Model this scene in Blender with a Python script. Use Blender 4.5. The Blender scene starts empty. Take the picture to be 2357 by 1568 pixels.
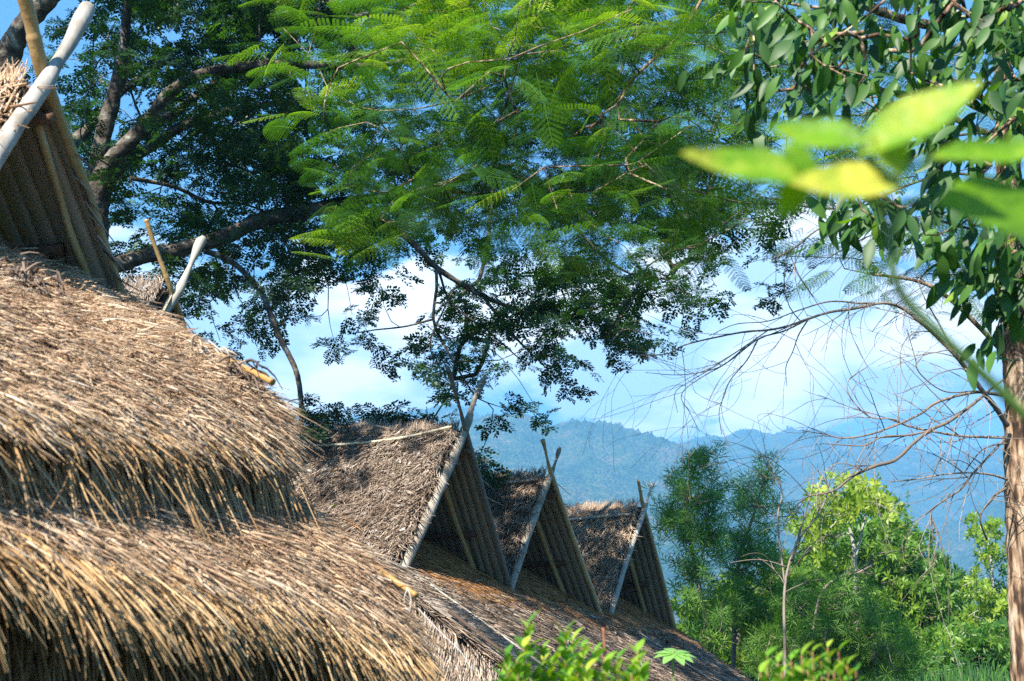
import bpy, math, random
import numpy as np
from math import radians as R_
random.seed(7); rng = np.random.default_rng(7)
C = bpy.context.scene.collection
SC = bpy.context.scene

# ------------------------------------------------------------------ camera
CAMZ, FP, TH = 2.0, 3274.0, R_(13.17)      # eye height, focal length in picture units, upward tilt
cam = bpy.data.cameras.new('camera'); co = bpy.data.objects.new('camera', cam); C.objects.link(co)
co.location = (0, 0, CAMZ); co.rotation_euler = (math.pi/2 + TH, 0, 0)
cam.lens = 50; cam.sensor_width = 36; cam.clip_start = 0.05; cam.clip_end = 20000
cam.dof.use_dof = True; cam.dof.focus_distance = 12.5; cam.dof.aperture_fstop = 6.5
SC.camera = co

def P(px, py, Y):
    """world point on the plane y=Y seen at picture position px,py (2357 x 1568 frame)"""
    u, v = px - 1178.5, 784 - py
    y = FP*math.cos(TH) - v*math.sin(TH); z = FP*math.sin(TH) + v*math.cos(TH)
    s = Y / y
    return np.array([u*s, Y, CAMZ + z*s])

# ------------------------------------------------------------------ world, sun, exposure
SUN_EL, SUN_AZ = R_(44), R_(208)     # azimuth measured clockwise from +Y
SD = np.array([math.sin(SUN_AZ)*math.cos(SUN_EL), math.cos(SUN_AZ)*math.cos(SUN_EL), math.sin(SUN_EL)])
SC.view_settings.view_transform = 'Standard'; SC.view_settings.look = 'None'
SC.view_settings.exposure = 1.7; SC.view_settings.gamma = 1
SC.cycles.use_denoising = False
SC.cycles.max_bounces = 7; SC.cycles.diffuse_bounces = 4; SC.cycles.glossy_bounces = 2
SC.cycles.transmission_bounces = 4; SC.cycles.volume_bounces = 0; SC.cycles.transparent_max_bounces = 8
SC.cycles.sample_clamp_indirect = 6

sl = bpy.data.lights.new('sun', 'SUN'); so = bpy.data.objects.new('sun', sl); C.objects.link(so)
sl.energy = 5.0; sl.angle = R_(0.5); sl.color = (1, 0.93, 0.80)
import mathutils
so.rotation_euler = mathutils.Vector(SD).to_track_quat('Z', 'Y').to_euler()
so.location = (-10, -10, 20)

W = bpy.data.worlds.new('World'); SC.world = W; W.use_nodes = True
nt = W.node_tree; N = nt.nodes; LK = nt.links
for n in list(N): N.remove(n)
def nd(t, tree=None, **kw):
    n = (tree or nt).nodes.new(t)
    for k, v in kw.items(): setattr(n, k, v)
    return n
def mth(op, a, b=None, tree=None, clamp=False, c=None):
    t = tree or nt
    m = t.nodes.new('ShaderNodeMath'); m.operation = op; m.use_clamp = clamp
    for i, x in enumerate((a, b, c)):
        if x is None: continue
        if isinstance(x, (int, float)): m.inputs[i].default_value = x
        else: t.links.new(x, m.inputs[i])
    return m.outputs[0]
out = nd('ShaderNodeOutputWorld'); bg = nd('ShaderNodeBackground')
sky = nd('ShaderNodeTexSky'); sky.sky_type = 'NISHITA'; sky.sun_disc = False
sky.sun_elevation = SUN_EL; sky.sun_rotation = SUN_AZ
sky.air_density = 1.0; sky.dust_density = 0.4; sky.ozone_density = 2.5
bg.inputs['Strength'].default_value = 0.10
tc = nd('ShaderNodeTexCoord'); D = tc.outputs['Generated']
mp = nd('ShaderNodeMapping'); mp.inputs['Scale'].default_value = (1, 1, 1.9); LK.new(D, mp.inputs['Vector'])
nz = nd('ShaderNodeTexNoise'); nz.inputs['Scale'].default_value = 11; nz.inputs['Detail'].default_value = 9
nz.inputs['Roughness'].default_value = 0.56; nz.inputs['Distortion'].default_value = 0.25
LK.new(mp.outputs[0], nz.inputs['Vector'])
acc = mth('MULTIPLY', mth('SUBTRACT', nz.outputs['Fac'], 0.5), 3.0)
blobs = [(700, 830, 250, .85), (560, 900, 230, .6), (950, 650, 85, .55), (1000, 640, 70, .6), (1170, 650, 100, .9), (1250, 690, 100, .5),
         (900, 900, 200, .25), (1780, 710, 260, 1.0), (1560, 850, 240, .55), (1850, 880, 170, .8), (290, 560, 110, .8), (1960, 760, 170, .6),
         (2200, 800, 200, .5), (2150, 430, 220, .3), (1400, 780, 130, .5), (440, 700, 130, .5), (2230, 1000, 160, .3), (780, 740, 110, .45), (1100, 900, 250, .2), (1600, 960, 150, .45), (1480, 930, 120, .3)]
for (bx, by, br, amp) in blobs:
    c = P(bx, by, 10) - np.array([0, 0, CAMZ]); c = c/np.linalg.norm(c); c2 = (c[0], c[1], c[2]*1.9)
    vd = nd('ShaderNodeVectorMath', operation='DISTANCE'); LK.new(mp.outputs[0], vd.inputs[0]); vd.inputs[1].default_value = c2
    q = mth('DIVIDE', vd.outputs['Value'], br/FP*1.35)
    g = mth('MULTIPLY', mth('POWER', 2.718, mth('MULTIPLY', mth('MULTIPLY', q, q), -1.0)), amp)
    acc = mth('ADD', acc, g)
mr = nd('ShaderNodeMapRange'); mr.interpolation_type = 'SMOOTHSTEP'
LK.new(acc, mr.inputs[0]); mr.inputs[1].default_value = 0.42; mr.inputs[2].default_value = 0.84
# shaded sides of the clouds
nz2 = nd('ShaderNodeTexNoise'); nz2.inputs['Scale'].default_value = 7; nz2.inputs['Detail'].default_value = 5
mp2 = nd('ShaderNodeMapping'); mp2.inputs['Location'].default_value = (.3, .2, .035); mp2.inputs['Scale'].default_value = (1, 1, 2.6)
LK.new(D, mp2.inputs['Vector']); LK.new(mp2.outputs[0], nz2.inputs['Vector'])
cr = nd('ShaderNodeValToRGB'); LK.new(nz2.outputs['Fac'], cr.inputs[0])
cr.color_ramp.elements[0].position = .43; cr.color_ramp.elements[0].color = (3.0, 3.9, 5.1, 1)
cr.color_ramp.elements[1].position = .57; cr.color_ramp.elements[1].color = (7.0, 6.9, 6.7, 1)
tn = nd('ShaderNodeMixRGB'); tn.blend_type = 'MULTIPLY'; tn.inputs[0].default_value = 1; LK.new(sky.outputs[0], tn.inputs[1]); tn.inputs[2].default_value = (0.36, 0.66, .86, 1)
sx = nd('ShaderNodeSeparateXYZ'); LK.new(D, sx.inputs[0])
el = nd('ShaderNodeMapRange'); LK.new(sx.outputs['Z'], el.inputs[0]); el.inputs[1].default_value = .05; el.inputs[2].default_value = .55; el.inputs[3].default_value = .52; el.inputs[4].default_value = 1.2
tn2 = nd('ShaderNodeVectorMath', operation='SCALE'); LK.new(tn.outputs[0], tn2.inputs[0]); LK.new(el.outputs[0], tn2.inputs['Scale'])
mx = nd('ShaderNodeMixRGB'); LK.new(mr.outputs[0], mx.inputs[0]); LK.new(tn2.outputs[0], mx.inputs[1]); LK.new(cr.outputs[0], mx.inputs[2])
LK.new(mx.outputs[0], bg.inputs[0]); LK.new(bg.outputs[0], out.inputs[0])

# ------------------------------------------------------------------ mesh helpers
ORG = {}
def tagit(o, label=None, cat=None, group=None, kind=None):
    if label: o['label'] = label
    if cat: o['category'] = cat
    if group: o['group'] = group
    if kind: o['kind'] = kind
    return o
def thing(name, loc, label, cat, group=None):
    o = bpy.data.objects.new(name, None); C.objects.link(o); o.location = tuple(map(float, loc)); o.empty_display_size = .2
    ORG[o.name] = np.array(loc, float)
    return tagit(o, label, cat, group)
def mk(name, V, F, mat, parent=None, tint=None, smooth=False, org=None):
    """link one mesh object; F is one array of faces or a list of them"""
    V = np.asarray(V, dtype=np.float64)
    Fs = F if isinstance(F, list) else [F]
    Fs = [np.asarray(f, dtype=np.int32) for f in Fs if len(f)]
    o0 = ORG[parent.name] if parent else (np.array(org, float) if org is not None else np.zeros(3))
    me = bpy.data.meshes.new(name)
    me.vertices.add(len(V)); me.vertices.foreach_set('co', (V - o0).astype(np.float32).ravel())
    li = np.concatenate([f.ravel() for f in Fs]); cnt = np.concatenate([np.full(len(f), f.shape[1], np.int32) for f in Fs])
    st = np.concatenate([[0], np.cumsum(cnt)[:-1]]).astype(np.int32)
    me.loops.add(len(li)); me.loops.foreach_set('vertex_index', li.astype(np.int32))
    me.polygons.add(len(cnt)); me.polygons.foreach_set('loop_start', st); me.polygons.foreach_set('loop_total', cnt)
    if smooth: me.polygons.foreach_set('use_smooth', np.ones(len(cnt), bool))
    me.update(calc_edges=True)
    if tint is not None:
        a = me.attributes.new('tint', 'FLOAT', 'POINT'); a.data.foreach_set('value', np.asarray(tint, np.float32))
    me.materials.append(mat)
    o = bpy.data.objects.new(name, me); C.objects.link(o)
    if parent: o.parent = parent
    else: o.location = tuple(map(float, o0))
    ORG[o.name] = o0
    return o
class Acc:
    def __init__(s): s.V = []; s.F = {3: [], 4: []}; s.T = []; s.n = 0
    def add(s, V, F, t=.5):
        V = np.asarray(V, float); F = np.asarray(F)
        s.V.append(V); s.F[F.shape[1]].append(F + s.n); s.n += len(V)
        s.T.append(np.full(len(V), t) if np.isscalar(t) else np.asarray(t))
    def build(s, name, mat, parent=None, smooth=False, org=None):
        return mk(name, np.concatenate(s.V), [np.concatenate(f) for f in s.F.values() if f], mat, parent, np.concatenate(s.T), smooth, org)
def unit(v): v = np.asarray(v, float); return v/np.maximum(np.linalg.norm(v, axis=-1, keepdims=True), 1e-9)
def stamp(Vt, Ft, Tt, pos, ax, nrm, scale, tint):
    """copies of a small template (x along ax, z along nrm)"""
    ax = unit(ax); nrm = nrm - (nrm*ax).sum(1, keepdims=True)*ax; nrm = unit(nrm); lat = np.cross(nrm, ax)
    k, n = len(pos), len(Vt)
    sc = np.asarray(scale).reshape(k, 1, 1)
    V = pos[:, None] + sc*(Vt[None, :, 0:1]*ax[:, None] + Vt[None, :, 1:2]*lat[:, None] + Vt[None, :, 2:3]*nrm[:, None])
    F = (Ft[None] + (np.arange(k)*n)[:, None, None]).reshape(-1, Ft.shape[1])
    T = (Tt[None] + np.asarray(tint)[:, None]).ravel()
    return V.reshape(-1, 3), F, T
def smoothline(pts, n=6):
    """Catmull-Rom through rows of values"""
    p = np.asarray(pts, float)
    if len(p) < 3: return np.array([p[0]+(p[-1]-p[0])*t for t in np.linspace(0, 1, n+1)])
    q = np.vstack([2*p[0]-p[1], p, 2*p[-1]-p[-2]]); o = []
    for i in range(1, len(q)-2):
        for t in np.linspace(0, 1, n, endpoint=False):
            a, b, c, d = q[i-1], q[i], q[i+1], q[i+2]
            o.append(.5*((2*b)+(-a+c)*t+(2*a-5*b+4*c-d)*t*t+(-a+3*b-3*c+d)*t**3))
    o.append(p[-1]); return np.array(o)
def tube(acc, pts, rad, sides=8, t=.5, flat=None, rough=0):
    pts = np.asarray(pts, float); rad = np.asarray(rad, float)*np.ones(len(pts)); n = len(pts)
    tg = np.gradient(pts, axis=0); tg = unit(tg)
    up = np.array([0.13, 0.21, 1.0]); 
    if abs(unit(pts[-1]-pts[0]) @ unit(up)) > .93: up = np.array([1., .2, .1])
    a = unit(np.cross(tg, up)); b = np.cross(tg, a)
    an = np.linspace(0, 2*math.pi, sides, endpoint=False)
    fl = np.ones(n) if flat is None else np.asarray(flat)
    rr = rad[:, None]*np.ones((1, sides))
    if rough: rr = rr*(1+rough*rng.normal(size=rr.shape).clip(-2, 2))
    V = pts[:, None] + rr[..., None]*(np.cos(an)[None, :, None]*a[:, None] + (np.sin(an)[None, :, None]*b[:, None])*fl[:, None, None])
    V = V.reshape(-1, 3)
    i = np.arange(n-1)[:, None]*sides; j = np.arange(sides)[None]; j2 = (j+1) % sides
    F = np.stack([i+j, i+j2, i+sides+j2, i+sides+j], -1).reshape(-1, 4)
    acc.add(np.vstack([V, pts[:1], pts[-1:]]), F, t)
    base = acc.n - len(V) - 2; c0, c1 = base+len(V), base+len(V)+1
    caps = [[c0, base+(k+1) % sides, base+k] for k in range(sides)] + [[c1, base+(n-1)*sides+k, base+(n-1)*sides+(k+1) % sides] for k in range(sides)]
    acc.F[3].append(np.array(caps))
def snoise(p, f, seed=0):
    g = np.random.default_rng(seed); s = 0
    for k in range(5):
        w = g.normal(size=p.shape[-1])*f*(1+.5*k); s = s + np.sin(p @ w + g.uniform(0, 6.28))/(1+.4*k)
    return s/2.2

# ------------------------------------------------------------------ materials
def newmat(name):
    m = bpy.data.materials.new(name); m.use_nodes = True; t = m.node_tree
    for n in list(t.nodes): t.nodes.remove(n)
    return m, t, t.nodes.new('ShaderNodeOutputMaterial')
def ramp(t, fac, stops):
    r = t.nodes.new('ShaderNodeValToRGB'); e = r.color_ramp.elements
    while len(e) < len(stops): e.new(.5)
    for x, (p, c) in zip(e, stops): x.position = p; x.color = (*c, 1)
    t.links.new(fac, r.inputs[0]); return r.outputs[0]
def tintmat(name, stops, rough=.6, trans=0, tcol=None, spec=.3, noise=None, bump=0, bscale=60, coords='Object', tvar=.0, aniso=(1, 1, 1)):
    m, t, o = newmat(name); L = t.links
    at = t.nodes.new('ShaderNodeAttribute'); at.attribute_name = 'tint'; fac = at.outputs['Fac']
    tcn = t.nodes.new('ShaderNodeTexCoord'); mpn = t.nodes.new('ShaderNodeMapping'); mpn.inputs['Scale'].default_value = aniso
    L.new(tcn.outputs[coords], mpn.inputs[0])
    if noise:
        n = t.nodes.new('ShaderNodeTexNoise'); n.inputs['Scale'].default_value = noise[0]; n.inputs['Detail'].default_value = 6
        L.new(mpn.outputs[0], n.inputs['Vector'])
        fac = mth('ADD', fac, mth('MULTIPLY', mth('SUBTRACT', n.outputs['Fac'], .5, t), noise[1], t), t)
    col = ramp(t, fac, stops)
    b = t.nodes.new('ShaderNodeBsdfPrincipled'); L.new(col, b.inputs['Base Color']); b.inputs['Roughness'].default_value = rough
    b.inputs['Specular IOR Level'].default_value = spec
    if bump:
        bn = t.nodes.new('ShaderNodeTexNoise'); bn.inputs['Scale'].default_value = bscale; bn.inputs['Detail'].default_value = 8
        L.new(mpn.outputs[0], bn.inputs['Vector'])
        bp = t.nodes.new('ShaderNodeBump'); bp.inputs['Strength'].default_value = bump; bp.inputs['Distance'].default_value = .02
        L.new(bn.outputs['Fac'], bp.inputs['Height']); L.new(bp.outputs[0], b.inputs['Normal'])
    sh = b.outputs[0]
    if trans:
        tr = t.nodes.new('ShaderNodeBsdfTranslucent')
        mc = t.nodes.new('ShaderNodeMixRGB'); mc.blend_type = 'MULTIPLY'; mc.inputs[0].default_value = 1
        L.new(col, mc.inputs[1]); mc.inputs[2].default_value = (*(tcol or (1.6, 1.8, .7)), 1); L.new(mc.outputs[0], tr.inputs[0])
        ms = t.nodes.new('ShaderNodeMixShader'); ms.inputs[0].default_value = trans
        L.new(sh, ms.inputs[1]); L.new(tr.outputs[0], ms.inputs[2]); sh = ms.outputs[0]
    L.new(sh, o.inputs[0]); return m
M = {}
M['straw'] = tintmat('sunny_straw', [(0, (.11, .06, .035)), (.3, (.36, .22, .135)), (.6, (.60, .42, .27)), (.85, (.72, .53, .34)), (1, (.76, .64, .50))], .6, .12, (1.2, 1, .7), noise=(25, .25))
M['gold'] = tintmat('golden_straw', [(0, (.17, .08, .035)), (.4, (.50, .30, .13)), (.75, (.72, .49, .25)), (1, (.80, .61, .38))], .5, .15, (1.3, 1, .6), noise=(25, .25))
M['old'] = tintmat('weathered_straw', [(0, (.08, .052, .038)), (.35, (.25, .18, .135)), (.65, (.42, .33, .26)), (.9, (.55, .47, .39)), (1, (.58, .52, .46))], .7, .05, noise=(18, .35))
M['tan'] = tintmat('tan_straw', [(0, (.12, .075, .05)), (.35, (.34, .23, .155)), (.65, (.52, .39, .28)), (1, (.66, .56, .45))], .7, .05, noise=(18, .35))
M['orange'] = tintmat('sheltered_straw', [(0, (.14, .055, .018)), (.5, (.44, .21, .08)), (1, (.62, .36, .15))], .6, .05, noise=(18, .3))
M['under'] = tintmat('thatch_core', [(0, (.05, .032, .02)), (1, (.14, .09, .055))], .9, noise=(40, .8), bump=.8, bscale=90)
M['litter'] = tintmat('dry_leaf', [(0, (.05, .03, .02)), (.5, (.16, .11, .08)), (.8, (.30, .26, .23)), (.95, (.42, .40, .38)), (1, (.25, .33, .06))], .55, .1)
M['bamboo'] = tintmat('bamboo', [(0, (.16, .09, .035)), (.45, (.42, .27, .11)), (.75, (.55, .42, .22)), (1, (.62, .58, .50))], .42, spec=.4, noise=(9, .35), bump=.12, bscale=40)
M['pale'] = tintmat('bleached_bamboo', [(0, (.13, .105, .075)), (.4, (.27, .235, .19)), (.7, (.40, .37, .32)), (1, (.36, .335, .29))], .7, noise=(14, 1.6), bump=.2, bscale=25, aniso=(1, 1, .3))
M['yellow'] = tintmat('yellow_bamboo', [(0, (.26, .12, .025)), (.5, (.38, .22, .075)), (1, (.5, .35, .15))], .4, noise=(12, .5))
M['wood'] = tintmat('dark_timber', [(0, (.05, .022, .012)), (.5, (.12, .055, .028)), (1, (.22, .12, .065))], .7, noise=(20, .6), bump=.3)
M['grey'] = tintmat('weathered_wood', [(0, (.09, .075, .06)), (.5, (.22, .19, .155)), (1, (.40, .36, .31))], .7, noise=(25, .7), bump=.3)
M['metal'] = tintmat('brown_roof_sheet', [(0, (.16, .13, .09)), (.5, (.31, .26, .19)), (1, (.44, .39, .31))], .45, spec=.5, noise=(7, .5))
M['rope'] = tintmat('rope', [(0, (.03, .02, .015)), (1, (.14, .10, .08))], .8, bump=.6, bscale=200)
M['string'] = tintmat('white_string', [(0, (.6, .6, .6)), (1, (.75, .75, .75))], .6)
M['bark'] = tintmat('lichened_bark', [(0, (.022, .017, .013)), (.40, (.055, .043, .033)), (.58, (.115, .095, .075)), (.70, (.17, .155, .125)), (.8, (.36, .36, .32)), (1, (.44, .44, .39))], .85, noise=(11, 1.55), bump=1.0, bscale=22)
M['bark2'] = tintmat('furrowed_brown_bark', [(0, (.025, .015, .010)), (.36, (.09, .052, .032)), (.52, (.23, .145, .09)), (.75, (.38, .27, .18)), (1, (.48, .38, .28))], .85, noise=(24, 3.0), bump=1.0, bscale=32, aniso=(1, 1, .22))
M['twig'] = tintmat('dry_twig', [(0, (.07, .055, .045)), (.5, (.19, .15, .12)), (1, (.38, .32, .27))], .8, noise=(12, .5))
M['palestem'] = tintmat('white_stem', [(0, (.22, .20, .17)), (1, (.48, .46, .42))], .7, noise=(6, .6))
G = lambda a, b: [(0, a), (1, b)]
M['rain'] = tintmat('dark_leaflet', [(0, (.014, .034, .016)), (.45, (.030, .078, .020)), (.8, (.075, .16, .022)), (1, (.16, .26, .03))], .42, .30, (1.5, 2.0, .5), spec=.4)
M['fern'] = tintmat('feathery_leaflet', [(0, (.012, .048, .014)), (.3, (.038, .13, .018)), (.6, (.12, .27, .022)), (1, (.36, .50, .045))], .45, .40, (1.7, 1.65, .5), spec=.35)
M['fern2'] = tintmat('feathery_leaflet_far', [(0, (.010, .045, .022)), (.5, (.024, .09, .022)), (1, (.065, .19, .025))], .45, .35, (1.5, 1.9, .5), spec=.35)
M['glossy'] = tintmat('glossy_leaf', [(0, (.016, .045, .012)), (.5, (.045, .12, .022)), (.9, (.09, .20, .03)), (1, (.18, .30, .03))], .48, .25, (1.7, 2.2, .4), spec=.35)
M['near'] = tintmat('bright_lime_leaf', [(0, (.04, .13, .010)), (.5, (.17, .36, .015)), (1, (.62, .60, .08))], .4, .45, (1.5, 1.35, .6), noise=(26, 1.5), bump=.5, bscale=40)
M['willow'] = tintmat('narrow_leaf', [(0, (.025, .075, .016)), (.5, (.075, .18, .025)), (1, (.22, .37, .05))], .5, .35, (1.6, 1.8, .5), spec=.25)
M['mango'] = tintmat('midgreen_leaf', [(0, (.020, .065, .015)), (.5, (.055, .16, .020)), (1, (.22, .34, .03))], .4, .35, (1.6, 1.7, .4), spec=.4)
M['lime'] = tintmat('yellow_green_leaf', [(0, (.06, .14, .015)), (.5, (.20, .32, .03)), (1, (.45, .48, .06))], .4, .4, (1.5, 1.5, .4))
M['grass'] = tintmat('long_grass', [(0, (.015, .06, .015)), (.6, (.06, .17, .025)), (1, (.20, .34, .05))], .5, .3, (1.4, 1.7, .5))
M['wallm'] = tintmat('reed_wall', [(0, (.03, .02, .013)), (1, (.22, .13, .06))], .8, noise=(20, .8))
M['plaster'] = tintmat('pink_plaster', [(0, (.45, .32, .28)), (1, (.6, .46, .40))], .8, noise=(2, .5))
M['redroof'] = tintmat('red_roof', [(0, (.28, .09, .06)), (1, (.42, .16, .10))], .7, noise=(3, .5))

# ================================================================== GROUND, HILLS
def grid_mesh(name, X, Y, Z, mat, kind='structure', smooth=True):
    n, m = X.shape; V = np.stack([X, Y, Z], -1).reshape(-1, 3)
    i = (np.arange(n-1)[:, None]*m + np.arange(m-1)[None]); F = np.stack([i, i+1, i+m+1, i+m], -1).reshape(-1, 4)
    o = mk(name, V, F, mat, None, np.full(len(V), .5), smooth); o['kind'] = kind; return o
def forest_mat(name, stops, sc):
    m, t, o = newmat(name); L = t.links
    g = t.nodes.new('ShaderNodeNewGeometry')
    n1 = t.nodes.new('ShaderNodeTexNoise'); n1.inputs['Scale'].default_value = sc; n1.inputs['Detail'].default_value = 9; n1.inputs['Roughness'].default_value = .65
    L.new(g.outputs['Position'], n1.inputs['Vector'])
    v = t.nodes.new('ShaderNodeTexVoronoi'); v.inputs['Scale'].default_value = sc*9; L.new(g.outputs['Position'], v.inputs['Vector'])
    f = mth('ADD', n1.outputs['Fac'], mth('MULTIPLY', mth('SUBTRACT', v.outputs['Distance'], .4, t), .25, t), t)
    col = ramp(t, f, stops)
    b = t.nodes.new('ShaderNodeBsdfDiffuse'); L.new(col, b.inputs[0])
    bp = t.nodes.new('ShaderNodeBump'); bp.inputs['Strength'].default_value = 1; bp.inputs['Distance'].default_value = 6
    L.new(mth('MULTIPLY', v.outputs['Distance'], -1, t), bp.inputs['Height']); L.new(bp.outputs[0], b.inputs['Normal'])
    L.new(b.outputs[0], o.inputs[0]); return m
fm = forest_mat('forested_slope', [(.30, (.006, .018, .008)), (.42, (.020, .050, .016)), (.54, (.045, .085, .03)), (.62, (.08, .10, .04)), (.72, (.17, .12, .07))], .028)
gm = forest_mat('grassy_ground', [(.3, (.025, .05, .012)), (.5, (.06, .10, .025)), (.7, (.14, .12, .06))], .6)
gx = np.concatenate([-np.geomspace(3200, 4, 26), np.linspace(-3, 3, 7), np.geomspace(4, 3200, 26)])
gy = np.concatenate([-np.geomspace(400, 4, 14), np.linspace(-2, 40, 22), np.geomspace(46, 3300, 22)])
X, Y = np.meshgrid(gx, gy); pp = np.stack([X, Y], -1)
Z = .05*snoise(pp, .5, 1)*np.clip(np.abs(Y)/20, 0, 1)
grid_mesh('ground', X, Y, Z, gm)

def hills(name, crest, Yc, Yf, depth_back, seed, jag, spurs):
    """crest: skyline points in picture units at distance Yc; the slope falls to the foot at Yf"""
    crest = np.array(crest, float); nx = 900
    cx = np.linspace(crest[0, 0], crest[-1, 0], nx); cy = np.interp(cx, crest[:, 0], crest[:, 1])
    k = np.exp(-np.linspace(-2, 2, 15)**2); cy = np.convolve(np.pad(cy, 7, 'edge'), k/k.sum(), 'valid')
    cy = cy + snoise(cx[:, None], .05, seed)*2.2 + snoise(cx[:, None], .2, seed+1)*1.6
    top = np.array([P(a, b, Yc) for a, b in zip(cx, cy)])
    rows_f = np.linspace(0, 1, 120)
    Xs, Ys, Zs = [], [], []
    for t in rows_f:                          # foot to crest
        y = Yf + (Yc-Yf)*t; x = top[:, 0]*(y/Yc)**.85
        p = np.stack([x/260, np.full(nx, y/260)], -1)
        h = top[:, 2]*(t**.92) + spurs*np.sin(math.pi*t)*(np.abs(snoise(p, 1.2, seed+5))*-1.3 + .55 + .4*snoise(p, 4, seed+6)) + 3*snoise(p, 22, seed+7)*min(1, 4*(1-t)+.25)
        Xs.append(x); Ys.append(np.full(nx, y)); Zs.append(np.maximum(h, -3) if t > 0 else np.full(nx, -4.))
    for t in (.12, .35, .7, 1):               # back of the ridge
        Xs.append(top[:, 0]*(1+.05*t)); Ys.append(np.full(nx, Yc+depth_back*t)); Zs.append(top[:, 2]*(1-t) - 4*t)
    g = np.random.default_rng(seed)
    Zs = np.array(Zs); tr = np.abs(g.normal(size=(21, nx))); tr = (tr + np.roll(tr, 1, 1) + np.roll(tr, 2, 1))/3; tr = tr**2*(.6+.6*(snoise(np.arange(nx)[:, None]*1., .11, seed+9)[None] > .2)); Zs[100:121] += tr*jag*1.1
    return grid_mesh(name, np.array(Xs), np.array(Ys), Zs, fm)
hills('hills_far', [(-400, 1010), (200, 985), (560, 990), (683, 965), (706, 961), (755, 959), (777, 972), (815, 961), (957, 950), (1010, 937), (1040, 927), (1075, 945), (1150, 975),
      (1260, 1010), (1500, 1040), (1577, 1020), (1592, 1010), (1678, 1006), (1693, 995), (1723, 986), (1750, 995), (1768, 1002), (1824, 989), (1899, 995), (1978, 1010), (2031, 1021), (2087, 1036), (2181, 1051), (2230, 1036), (2305, 1017), (2400, 1000), (2800, 1020)],
      2300, 1500, 500, 11, 2.5, 26)
hills('hills_near', [(300, 1200), (760, 1060), (1000, 990), (1100, 965), (1150, 955), (1201, 950), (1224, 963), (1272, 982), (1321, 970), (1404, 976), (1460, 993), (1505, 1004), (1560, 1022), (1640, 1060), (1740, 1120), (1850, 1190), (1960, 1260), (2060, 1300),
      (2140, 1240), (2230, 1180), (2320, 1140), (2420, 1110), (2800, 1080)],
      1600, 950, 250, 31, 2.0, 24)

# haze: one closed box round the camera and everything, sky outside
def haze():
    m, t, o = newmat('pale_air'); v = t.nodes.new('ShaderNodeVolumePrincipled')
    v.inputs['Color'].default_value = (.22, .58, 1, 1); v.inputs['Density'].default_value = .00054; v.inputs['Anisotropy'].default_value = .0
    t.links.new(v.outputs[0], o.inputs['Volume'])
    x0, x1, y0, y1, z0, z1 = -3400, 3400, -500, 3500, -6, 450
    V = [(x, y, z) for z in (z0, z1) for x, y in ((x0, y0), (x1, y0), (x1, y1), (x0, y1))]
    F = [(0, 3, 2, 1), (4, 5, 6, 7), (0, 1, 5, 4), (1, 2, 6, 5), (2, 3, 7, 6), (3, 0, 4, 7)]
    h = mk('haze', V, np.array(F), m); h['kind'] = 'stuff'
haze()

# ================================================================== THATCH
def straws(acc, root, d, nrm, length, width, droop, tint, segs=3, lift=.02, bend=.15):
    """three-sided curved stems; droop pulls the tips down"""
    n = len(root); d = unit(d); side = unit(np.cross(nrm, d)); L = (np.asarray(length)*np.ones(n)).reshape(n, 1)
    bz = rng.normal(size=(n, 1))*bend; ln = lift*(1+rng.random((n, 1))); w = (np.asarray(width)*np.ones(n)).reshape(n, 1)
    rings = []; ang = rng.random((n, 1))*6.28
    dr = np.asarray(droop).reshape(-1, 1)*np.ones((n, 1))
    for i in range(segs+1):
        t = i/segs
        c = root + d*L*t + side*L*bz*t*t + nrm*ln*t - np.array([0, 0, 1])*(L*dr*t*t*(1 + .5*t))
        ww = w*(1-.55*t**3)*.5
        rings.append([c + ww*(np.cos(ang+k*2.094)*side + np.sin(ang+k*2.094)*nrm) for k in range(3)])
    V = np.array(rings)                    # segs+1,3,n,3
    V = V.transpose(2, 0, 1, 3).reshape(-1, 3); m = (segs+1)*3
    F = np.array([[i*3+k, i*3+(k+1) % 3, (i+1)*3+(k+1) % 3, (i+1)*3+k] for i in range(segs) for k in range(3)])
    F = (F[None] + (np.arange(n)*m)[:, None, None]).reshape(-1, 4)
    tr = np.arange(n)*m + segs*3; acc.add(V, F, np.repeat(tint, m)); acc.F[3].append(np.stack([tr, tr+1, tr+2], -1) + acc.n - len(V))
class Surf:
    """roof surface from two profile curves (u=0 near end, u=1 far end), v runs down the slope"""
    def __init__(s, c0, c1): s.c0 = smoothline(c0, 12); s.c1 = smoothline(c1, 12)
    def at(s, u, v):
        def ev(c):
            x = np.clip(v, 0, 1)*(len(c)-1); i = np.minimum(x.astype(int), len(c)-2); f = (x-i)[:, None]; p = c[i]*(1-f)+c[i+1]*f
            e = np.clip(v-1, 0, None)[:, None] + np.clip(v, None, 0)[:, None]; return p + e*(c[-1]-c[-4])*4
        return ev(s.c0)*(1-u[:, None]) + ev(s.c1)*u[:, None]
    def frame(s, u, v):
        e = 1e-2; p = s.at(u, v); dv = unit(s.at(u, np.minimum(v, .98)+e)-s.at(u, np.minimum(v, .98))); du = unit(s.at(u+e, v)-p)
        n = unit(np.cross(du, dv)); n = n*np.sign(n[:, 2:3]+1e-9); return p, dv, du, n
def core(acc, S, off, nu=60, nv=30, thick=.05, u0=0, u1=1, v0=0, v1=1, amp=.015):
    u, v = np.meshgrid(np.linspace(u0, u1, nu), np.linspace(v0, v1, nv)); u = u.ravel(); v = v.ravel()
    p, dv, du, n = S.frame(u, v)
    q = p + n*(off + amp*snoise(np.stack([u*60, v*30], -1), .5, 3)[:, None])
    i = (np.arange(nv-1)[:, None]*nu + np.arange(nu-1)[None]); F = np.stack([i, i+1, i+nu+1, i+nu], -1).reshape(-1, 4)
    acc.add(q, F, .4); acc.add(p + n*(off-thick), F[:, ::-1], .1)
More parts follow.
